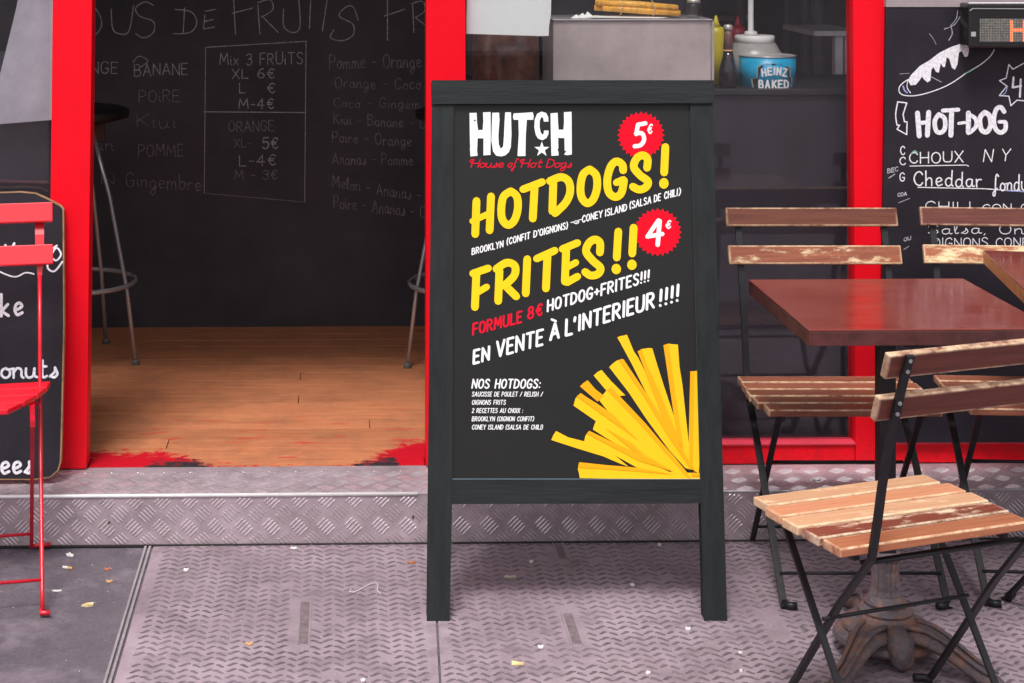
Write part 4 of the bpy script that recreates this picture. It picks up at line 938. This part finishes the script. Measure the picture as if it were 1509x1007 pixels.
for s_, x1_, y_ in (('SAUCISSE DE POULET / RELISH /', 799, 584.2), ('OIGNONS FRITS', 744.5, 596.3), ('2 RECETTES AU CHOIX :', 770, 608.4), ('BROOKLYN (OIGNON CONFIT)', 786, 620.6), ('CONEY ISLAND (SALSA DE CHILI)', 799, 632.8)):
    s9 += T(s_, 695.5, y_, x1_, y_, 6.4, 1.05, italic=.16, gap=.25)
art('small_lettering', WHT, sb, PP, s9, .0005)
S5 = lambda p: zz(p, 800, 480, 4.283)
Lf = [[(470, 75), (490, 66), (515, 62), (530, 57), (575, 165), (600, 200), (680, 360), (900, 860), (820, 760), (560, 240)],
      [(597, 163), (625, 148), (665, 142), (690, 143), (725, 260), (765, 385), (830, 580), (960, 900), (860, 800)],
      [(760, 125), (790, 114), (825, 118), (852, 120), (862, 260), (880, 370), (920, 740), (960, 930), (870, 760)],
      [(930, 288), (955, 288), (977, 284), (981, 520), (991, 800), (983, 935), (935, 900), (920, 740)],
      [(418, 262), (440, 240), (465, 222), (500, 210), (560, 300), (660, 460), (960, 915), (900, 900), (800, 790), (660, 600), (540, 420)],
      [(320, 315), (345, 293), (370, 280), (430, 350), (520, 440), (440, 450), (400, 410)],
      [(193, 505), (205, 460), (235, 427), (330, 485), (620, 680), (760, 860), (600, 760), (330, 600)],
      [(315, 655), (325, 625), (335, 600), (440, 620), (620, 760), (800, 920), (640, 850), (400, 710)],
      [(260, 730), (268, 695), (290, 665), (390, 715), (560, 800), (800, 925), (600, 900), (420, 800)],
      [(53, 722), (66, 690), (83, 665), (160, 705), (260, 730), (420, 790), (540, 890), (480, 868), (380, 825), (200, 770)],
      [(350, 465), (375, 440), (405, 405), (430, 390), (600, 570), (830, 830), (940, 965), (860, 950), (790, 910), (560, 755), (450, 590)],
      [(220, 905), (228, 862), (400, 880), (560, 893), (820, 925), (993, 930), (993, 968), (400, 965), (232, 962), (228, 935)]]
# keep the dark gap between fries
Of = [[(597, 163), (622, 148), (660, 260), (740, 430), (880, 770), (850, 740), (780, 640)], [(760, 125), (792, 116), (830, 400), (885, 770), (850, 700), (825, 560)], [(930, 288), (955, 288), (950, 560), (943, 885), (925, 840), (924, 500)],
      [(480, 215), (508, 212), (600, 350), (760, 590), (960, 915), (930, 900), (780, 680), (640, 450)], [(405, 405), (432, 390), (650, 620), (935, 962), (915, 962), (640, 650)], [(233, 383), (258, 360), (282, 345), (330, 400), (378, 438), (345, 480)],
      [(213, 445), (240, 427), (440, 560), (600, 725), (500, 650)], [(275, 680), (295, 665), (460, 745), (700, 850), (820, 920), (600, 850)], [(395, 648), (560, 740), (700, 880), (560, 780)],
      [(222, 895), (228, 862), (400, 880), (560, 893), (820, 938), (600, 920), (400, 905)], [(935, 930), (993, 935), (993, 950), (940, 950)]]
art('fries_picture', FRY, sb, PP, [('p', S5(p), .0005 + i * .00012) for i, p in enumerate(Lf)])
art('fries_shading', ORA, sb, PP, [('p', S5(p), .0022 + i * .00008) for i, p in enumerate(Of)])

# ------------------------------------------------------------------ TABLES
RUST = None
def rust_mat():
    m = bpy.data.materials.new('rusty cast iron'); t, b = nodes(m); N, L = t.nodes.new, t.links.new
    src = N('ShaderNodeTexCoord').outputs['Object']
    a = noise_mask(t, src, 18, .48, .58); c = noise_mask(t, src, 55, .48, .62)
    col = mixc(t, a, (.115, .088, .10), (.22, .115, .085)); col = mixc(t, mth(t, 'MULTIPLY', c, .3), col, (.27, .23, .26))
    L(col, b.inputs['Base Color']); b.inputs['Roughness'].default_value = .6; b.inputs['Metallic'].default_value = .2
    bp = N('ShaderNodeBump'); bp.inputs['Strength'].default_value = .6; bp.inputs['Distance'].default_value = .0018; L(c, bp.inputs['Height']); L(bp.outputs[0], b.inputs['Normal']); return m
RUST = rust_mat()
def top_mat():
    m = bpy.data.materials.new('varnished table top'); t, b = nodes(m); N, L = t.nodes.new, t.links.new
    src = N('ShaderNodeTexCoord').outputs['Object']
    mp = N('ShaderNodeMapping'); mp.inputs['Scale'].default_value = (2, 14, 14); L(src, mp.inputs[0])
    a = noise_mask(t, mp.outputs[0], 3, .3, .7); s = noise_mask(t, src, 55, .68, .72, 10, .8); e = noise_mask(t, src, 5, .4, .7)
    col = mixc(t, a, (.17, .022, .017), (.27, .050, .032)); col = mixc(t, mth(t, 'MULTIPLY', e, .35), col, (.24, .10, .08)); col = mixc(t, mth(t, 'MULTIPLY', s, .7), col, (.5, .32, .25))
    L(col, b.inputs['Base Color']); r = N('ShaderNodeMapRange'); r.inputs[3].default_value = .10; r.inputs[4].default_value = .26; L(e, r.inputs[0]); L(r.outputs[0], b.inputs['Roughness'])
    b.inputs['Specular IOR Level'].default_value = .5; b.inputs['Coat Weight'].default_value = .25; b.inputs['Coat Roughness'].default_value = .2
    return m
TOPM = top_mat()
EDGEM = mat('shaded scuffed table edge', (.075, .020, .019), .5, var=.5, scale=18, bump=.3)  # scuffed edge, its colour darkened for the shade on the table's sides
EDGEO = mat('bare orange table edge', (.55, .24, .10), .55, var=.3, scale=18, bump=.3)
def table(cX, cD, w_, d_, rz, zt, lab, colX, colD, edge):
    t = thing('bistro_table', lab, 'table', CW(cX, cD, 0), rz - YAW, 'square bistro tables')
    th = .036
    MB().box((-w_ / 2, -d_ / 2, zt - .004), (w_ / 2, d_ / 2, zt)).build('tabletop', TOPM, t, world=False, bevel=.0015)
    MB().box((-w_ / 2 - .0, -d_ / 2 - .0, zt - th), (w_ / 2 + .0, d_ / 2 + .0, zt - .0042)).build('table_edge', edge, t, world=False, bevel=.002)
    c = Vector((colX, colD, 0))
    MB().box((c.x - .019, c.y - .019, .17), (c.x + .019, c.y + .019, zt - th - .008)).build('column', BLACKIRON, t, world=False, bevel=.003)
    MB().box((c.x - .2, c.y - .02, zt - th - .0078), (c.x + .2, c.y + .02, zt - th - .0005)).box((c.x - .02, c.y - .2, zt - th - .0076), (c.x + .02, c.y - .0205, zt - th - .0006)).box((c.x - .02, c.y + .0205, zt - th - .0076), (c.x + .02, c.y + .2, zt - th - .0006)).build('top_bracket', BLACKIRON, t, world=False)
    MB().lathe(c, [(.031, .232), (.037, .226), (.033, .215)][::-1], 24).build('collar', RUST, t, world=False, smooth=True)
    MB().lathe(c, [(.034, .1345), (.030, .145), (.029, .19), (.032, .214)], 32, flute=.07).build('fluted_stem', RUST, t, world=False)
    MB().lathe(c, [(.112, .028), (.118, .036), (.114, .046), (.096, .056), (.098, .062), (.094, .070), (.070, .082), (.060, .094), (.062, .100), (.054, .106), (.046, .110), (.048, .118), (.044, .124), (.036, .134)], 40).build('hub', RUST, t, world=False)
    for k in range(3):
        a = R((90, 230, 310)[k]); dx, dy = math.cos(a), math.sin(a)
        prof = [(.05, .055, .050), (.085, .062, .044), (.115, .064, .035), (.15, .056, .028), (.185, .042, .023), (.22, .027, .021), (.25, .017, .022), (.27, .014, .022), (.285, .012, .012)]
        v, f = [], []; n = 16
        for (r_, z_, ww) in prof:
            for q in range(n):
                an = 2 * math.pi * q / n
                ww2 = ww * (1 + .14 * math.cos(4 * an)); ox, oz = math.cos(an) * ww2, math.sin(an) * (.014 + ww * .22)
                zq = max(z_ + oz, .001)
                v.append((c.x + dx * r_ - dy * ox, c.y + dy * r_ + dx * ox, zq))
        for i in range(len(prof) - 1):
            for q in range(n): f.append((i * n + q, i * n + (q + 1) % n, (i + 1) * n + (q + 1) % n, (i + 1) * n + q))
        f += [tuple(range(n))[::-1], tuple(range((len(prof) - 1) * n, len(prof) * n))]
        mesh('foot', v, f, RUST, t, smooth=True, world=False)
        sp = MB()
        for sgn in (-1, 1):     # raised scroll along each foot
            pts = []
            for i, (r_, z_, ww) in enumerate(prof[:-1]): pts.append((c.x + dx * r_ - dy * ww * .55 * sgn, c.y + dy * r_ + dx * ww * .55 * sgn, z_ + .019 + ww * .1))
            sp.tube(pts, [.007, .007, .006, .0055, .005, .005, .0045, .003], 6)
        sp.build('scroll', RUST, t, world=False, smooth=True)
    for k in range(1):
        a = R(270 + 120 * k); dx, dy = math.cos(a), math.sin(a)
        MB().tube([(c.x + dx * .07, c.y + dy * .07, .07), (c.x + dx * .105, c.y + dy * .105, .055), (c.x + dx * .118, c.y + dy * .118, .025), (c.x + dx * .105, c.y + dy * .105, .008)], [.026, .032, .026, .012], 10).build('ornament', RUST, t, world=False, smooth=True)
table(1.195, 3.94, .535, .53, R(1.5), .79, 'dark red varnished square table between the two chairs by the board', -.03, -.05, EDGEM)
table(1.891, 4.26, .60, .56, R(-9), .79, 'square table cut off by the right picture edge with bare orange edge', -.0, -.0, EDGEO)

# ------------------------------------------------------------------ CHAIRS
WB_ = wood('varnished slat worn at edges', (.115, .030, .020), (.225, .068, .038), (.72, .50, .30), .22, 2, edge=.8)
WBp = wood('pale stripped slat', (.16, .045, .026), (.30, .095, .048), (.80, .62, .38), .62, 2, edge=.9)
WBpp = wood('half stripped slat', (.26, .08, .04), (.40, .15, .07), (.86, .70, .42), .85, 2, edge=.9)
WBr = wood('red brown slat', (.105, .028, .022), (.20, .056, .038), (.66, .45, .30), .10, 2, edge=1.0)
WS = wood('seat slat sun bleached', (.46, .18, .095), (.60, .27, .15), (.82, .58, .37), .30, 1, rough=.36, edge=1.0)
WSp = wood('seat slat pale', (.58, .29, .16), (.76, .45, .27), (.88, .66, .44), .5, 1, rough=.34, edge=1.0)
WSo = wood('seat slat orange brown', (.38, .12, .06), (.52, .20, .10), (.86, .62, .40), .2, 1, rough=.36, edge=1.0)
WSd = wood('seat slat mid brown', (.15, .045, .028), (.29, .10, .056), (.80, .58, .38), .25, 1, rough=.42, edge=.9)
WSr = wood('seat slat red varnish patchy', (.27, .065, .045), (.36, .10, .06), (.88, .70, .50), .66, 1, rough=.34, edge=1.0)
REDSL = mat('red lacquer slat', (.80, .008, .024), .4, var=.12, scale=12, coat=.2)
def rbox(b, m, name, t, bev=.0025): return b.build(name, m, t, world=False, bevel=bev)
def chair(name, lab, X, D, rz, iron, backm, seatm, zt=.888, w_=.47, y_back=-.29, lower=.097, slh=.05, group='slatted folding chairs', style='wood', nseat=5, zs=.46, low=True, fx=0.0, ix=None, fy=.25):
    t = thing(name, lab, 'chair', CW(X, D, 0), rz - YAW, group)
    hw = w_ / 2; ix = ix or hw - .035                                     # stile inset from slat end
    yS = -.166 if style == 'wood' else -.14
    def sy(z): return yS + (y_back - yS) * (max(0, (z - zs)) / (zt - zs)) ** 1.45
    # back slats tilt with the stiles
    tilt = math.atan2(sy(zt) - sy(zt - .2), .2)
    for i, (zc, mm) in enumerate(((zt - slh / 2, backm[0]), (zt - lower - slh / 2, backm[1]))):
        M = Matrix.Translation((0, sy(zc) + .012, zc)) @ Matrix.Rotation(-tilt, 4, 'X')
        o = rbox(MB().box((fx - (ix + .04 if fx else hw), -.008, -slh / 2), (fx + (ix + .04 if fx else hw), .008, slh / 2)), mm, 'back_slat', t, .0025); o.matrix_local = M
    # seat slats
    if style == 'wood':
        y0, y1 = -.155, .165; n = nseat; gp = .009; sw = (y1 - y0 - gp * (n - 1)) / n
        for k in range(n):
            yy = y0 + k * (sw + gp) + sw / 2; k2 = hw - .004 * abs(k - 2) - (0.01 if k == n - 1 else 0)
            o = rbox(MB().box((-k2, -sw / 2, -.009), (k2, sw / 2, .009)), seatm[k % len(seatm)], 'seat_slat', t, .003); o.location = (0, yy, zs - .009)
    else:                                                            # round-fronted red slatted seat
        y0, y1 = -.15, .10; n = 4; gp = .008; sw = (y1 - y0 - gp * (n - 1)) / n
        for k in range(n):
            a0 = y0 + k * (sw + gp); a1_ = a0 + sw
            def hx(y): q = (y + .15) / .30; return (hw - .008) * (1 - .62 * q ** 1.6)
            b = MB().hexa([(-hx(a0), a0, zs - .014), (-hx(a0), a0, zs), (-hx(a1_), a1_, zs - .014), (-hx(a1_), a1_, zs), (hx(a0), a0, zs - .014), (hx(a0), a0, zs), (hx(a1_), a1_, zs - .014), (hx(a1_), a1_, zs)])
            rbox(b, seatm[0], 'seat_slat', t, .003)
    # two side frames: back post running down to the front foot, and the leg crossing it
    for s in (-1, 1):
        x = fx + s * ix
        if style == 'wood':
            pts = [(y_back - .002, zt - .004)] + [(sy(zs + q_) - .002, zs + q_) for q_ in (.36, .30, .24, .18, .12, .06)] + [ (yS + .012, zs - .03), (yS + .012 + (fy - yS) * .33, .30), (fy, .012), (fy + .012, .006)]
            b = MB().strap(pts, .017, .008, x); b.build('back_post', iron, t, world=False)
            rv_ = MB()
            for zc in (zt - .014, zt - .036, zt - lower - .014, zt - lower - .036):
                rv_.tube([(x, sy(zc) - .009, zc), (x, sy(zc) - .004, zc)], .0042, 8)
            rv_.build('rivets', mat('dull rivet', (.35, .34, .35), .4, metal=.5), t, world=False)
        else:
            pts = [(y_back - .004, zt - .03), (sy(.83) - .004, .83), (sy(.78) - .004, .78), (sy(.72) - .004, .72)]
            MB().strap(pts, [.024, .024, .022, .010], .007, x).build('back_post', iron, t, world=False)
            MB().tube([(x, sy(.73) - .002, .73), (x, sy(.55), .55), (x, yS - .0, zs - .03), (x, -.0, .28), (x, .22, .05), (x, .25, .012)], .0055, 8).build('leg', iron, t, world=False, smooth=True)
        x2 = s * (hw - .057)
        w2 = .014 if style == 'wood' else .010
        MB().strap([(.13, zs - .024), (.10, zs - .05), (-.19, .010)], w2, .007, x2).build('leg', iron, t, world=False)
        fr0 = MB().box((x2 - .006, -.14, zs - .034), (x2 + .006, .15, zs - .0185)); fr0.build('seat_rail', iron, t, world=False)
        # feet
        if style == 'wood':
            MB().tube([(x, fy - .005, .012), (x - s * .012, fy + .012, .010), (x - s * .030, fy + .016, .012)], .0095, 8).build('foot', iron, t, world=False, smooth=True)
        else:
            MB().tube([(x, .250, .014), (x - s * .004, .258, .008), (x + s * .018, .262, .008)], .0065, 8).build('foot', iron, t, world=False, smooth=True)
            MB().tube([(x2, -.19, .012), (x2 + s * .02, -.195, .011), (x2 + s * .05, -.195, .011)], .0055, 8).build('foot', iron, t, world=False, smooth=True)
        MB().lathe(((x + x2) / 2, .056, .215), [(.006, -.002), (.006, .002)], 8).build('pivot', mat('dull rivet', (0, 0, 0)), t, world=False)
    st = MB(); xx = ix - .001; x2 = hw - .057
    MB().tube([(fx - xx, -.118, zs - .048), (fx + xx, -.118, zs - .048)], .0048, 8).build('crossbar', iron, t, world=False, smooth=True)
    if style == 'wood': MB().tube([(fx - xx, -.135, zs - .044), (fx + xx, -.135, zs - .044)], .0048, 8).build('crossbar', iron, t, world=False, smooth=True)
    for (yy, z_, x_) in ((.205, .068, xx), (-.160, .055, x2), (-.028, .27, x2)):
        if style != 'wood' and z_ == .27 or (not low and z_ < .1): continue
        MB().tube([(-x_, yy, z_), (x_, yy, z_)], .0042, 8).build('stretcher', iron, t, world=False, smooth=True)
    return t
chair('folding_chair', 'brown slatted folding chair behind the table, facing out, nearest the sandwich board', 1.193, 4.39, R(180), BLACKIRON, (WB_, WBp), (WSd,), zt=.892)
chair('folding_chair', 'brown slatted folding chair in front of the menu blackboard, one back slat stripped pale', 1.712, 4.39, R(176), BLACKIRON, (WBr, WBpp), (WSd,), zt=.892)
chair('folding_chair', 'nearest folding chair seen from behind, with pale sunlit slatted seat', 1.054, 3.495, R(20), BLACKIRON, (WBr, WBr), (WSo, WSr, WSp, WS, WSp), zt=.858, lower=.088, y_back=-.27, low=False, fx=.038, ix=.192, fy=.16)
chair('folding_chair', 'folding chair with only its seat corner showing at the right picture edge', 1.82, 4.0, R(18), BLACKIRON, (WBr, WB_), (WSd,), zt=.866)
chair('red_chair', 'red metal folding chair cut off by the left picture edge', -1.065, 4.30, R(192), REDIRON, (REDSL, REDSL), (REDSL,), zt=.915, w_=.49, lower=.106, slh=.053, style='red', group='red metal chairs')

# ------------------------------------------------------------------ LITTER
def scrap(lab, name, cat, u, v, pts, m, z=.0011, h=.0015, rot=0.0, curl=.004):
    c = PZ(u, v, z); V, Fa = [], []; k = len(pts); n = 2 * k + 2
    V.append((0, 0, h + curl * .5))
    for i, (a, b) in enumerate(pts):
        ca, sa = math.cos(rot), math.sin(rot); V.append((a * ca - b * sa, a * sa + b * ca, h + curl * (i % 2)))
    for i, (a, b) in enumerate(pts):
        ca, sa = math.cos(rot), math.sin(rot); V.append((a * ca - b * sa, a * sa + b * ca, 0.0003))
    for i in range(k): Fa.append((0, 1 + i, 1 + (i + 1) % k)); Fa.append((1 + i, 1 + k + i, 1 + k + (i + 1) % k, 1 + (i + 1) % k))
    Fa.append(tuple(range(1 + k, 1 + 2 * k))[::-1])
    o = mesh(name, [Vector(p) + c for p in V], Fa, m); tag(o, lab, cat); return o
LP_ = mat('litter paper', (.75, .72, .70), .8); LY = mat('litter yellow', (.72, .55, .28), .7); LO = mat('dry leaf', (.42, .16, .08), .8); LT = mat('tan filter', (.62, .36, .16), .8)
oval = [(math.cos(k * .785) * .011, math.sin(k * .785) * .007) for k in range(8)]
def ov(a, b): return [(math.cos(k * .785) * a, math.sin(k * .785) * b) for k in range(8)]
def butt(lab, u, v, ang, z=-.0032):
    c = PZ(u, v, z); d = Vector((math.cos(ang), math.sin(ang), 0)); r_ = .0038
    t = thing('cigarette_butt', lab, 'cigarette butt', c)
    MB().tube([c - d * .014 + Vector((0, 0, r_)), c + Vector((0, 0, r_))], r_, 8).build('paper', LP_, t); MB().tube([c + d * .0003 + Vector((0, 0, r_)), c + d * .013 + Vector((0, 0, r_))], r_, 8).build('filter', LT, t)
butt('crumpled cigarette butt on the asphalt beside the red chair', 100, 839, R(-20))
scrap('oval white scrap on the asphalt just below the step', 'paper_scrap', 'litter', 103, 819, ov(.014, .008), LP_, -.0030, rot=R(-50))
scrap('short yellow crumb on the asphalt in front of the red chair', 'food_scrap', 'litter', 129, 893, [(-.013, -.008), (.004, -.009), (.014, .001), (.013, .007), (-.006, .008)], LY, -.0030, .004, rot=R(-15))
scrap('small reddish dry leaf by the steel rim', 'dry_leaf', 'leaf', 158, 840, ov(.009, .006), LO, -.0030)
scrap('tiny orange leaf bit below the reddish leaf', 'dry_leaf', 'leaf', 161, 858, ov(.009, .005), LT, -.0030)
scrap('flat pale smear of paper left of the steel rim', 'paper_scrap', 'litter', 84, 871, ov(.013, .006), LP_, -.0030, .0006, curl=.001)
scrap('small round white scrap on the steel cover near the rim', 'paper_scrap', 'litter', 274, 841, ov(.007, .008), LP_)
scrap('thin white paper sliver lying against the step', 'paper_scrap', 'litter', 433, 809, ov(.010, .004), LP_)
scrap('small orange leaf bit left of the lifting slot', 'dry_leaf', 'leaf', 367, 950, ov(.010, .006), LT)
scrap('orange leaf bit beside the left leg of the sandwich board', 'dry_leaf', 'leaf', 606, 830, ov(.011, .006), LO)
scrap('cream paper strip on the steel cover under the board', 'paper_scrap', 'litter', 752, 851, ov(.016, .004), mat('cream litter', (.5, .46, .36), .8))
scrap('cream rectangular scrap in front of the board', 'paper_scrap', 'litter', 763, 979, [(-.014, -.006), (.014, -.006), (.015, .006), (-.013, .007)], LY)
for i, (u, v, s_, lab) in enumerate(((797, 955, .007, 'white crumb in front of the cream rectangular scrap'), (783, 829, .006, 'white crumb in the shade of the board, left'), (932, 863, .006, 'white crumb below the board, centre of its shadow'), (1014, 928, .007, 'white crumb left of the right board leg'), (955, 993, .006, 'white crumb at the bottom picture edge'), (972, 804, .006, 'white crumb near the foot of the step behind the board'), (1091, 963, .005, 'white crumb right of the right board leg'), (535, 1004, .006, 'white crumb at the bottom left of the seam'), (1092, 990, .004, 'smallest white crumb by the rusty table foot'))):
    scrap(lab, 'crumb', 'crumb', u, v, ov(s_, s_ * .8), LP_, .0011, .002, rot=i)
scrap('white paper scrap on top of the step behind the near chair', 'paper_scrap', 'litter', 1203, 707, ov(.012, .009), LP_, ZS + .0008, .001)
pts = [PZ(u, v, .0032) for u, v in ((517, 868), (515, 872), (522, 873), (532, 868), (545, 861), (554, 859), (557, 862), (556, 870), (561, 876))]
o = MB().tube([Vector(p) for p in pts], .0013, 6).build('string', mat('pale string', (.6, .56, .58), .8)); tag(o, 'loose curl of pale string on the steel cover', 'string')
rrn = random.Random(99); v_, f_ = [], []
for i in range(420):                                                # grit trodden into the pavement
    u, v = rrn.uniform(0, 1509), rrn.uniform(812, 1007); z = -.0033 if u < 218 - .3 * (v - 809) else .0008
    c = PZ(u, v, z); s_ = rrn.uniform(.0008, .0026); n = len(v_)
    v_ += [c + Vector((s_, 0, 0)), c + Vector((-s_ * .5, s_ * .9, 0)), c + Vector((-s_ * .6, -s_ * .8, 0)), c + Vector((0, 0, s_ * .9))]; f_ += [(n, n + 1, n + 3), (n + 1, n + 2, n + 3), (n + 2, n, n + 3)]
mesh('grit', v_, f_, mat('grit', (.42, .37, .38), .8, var=.6, scale=60, wpos=True), kind='stuff')
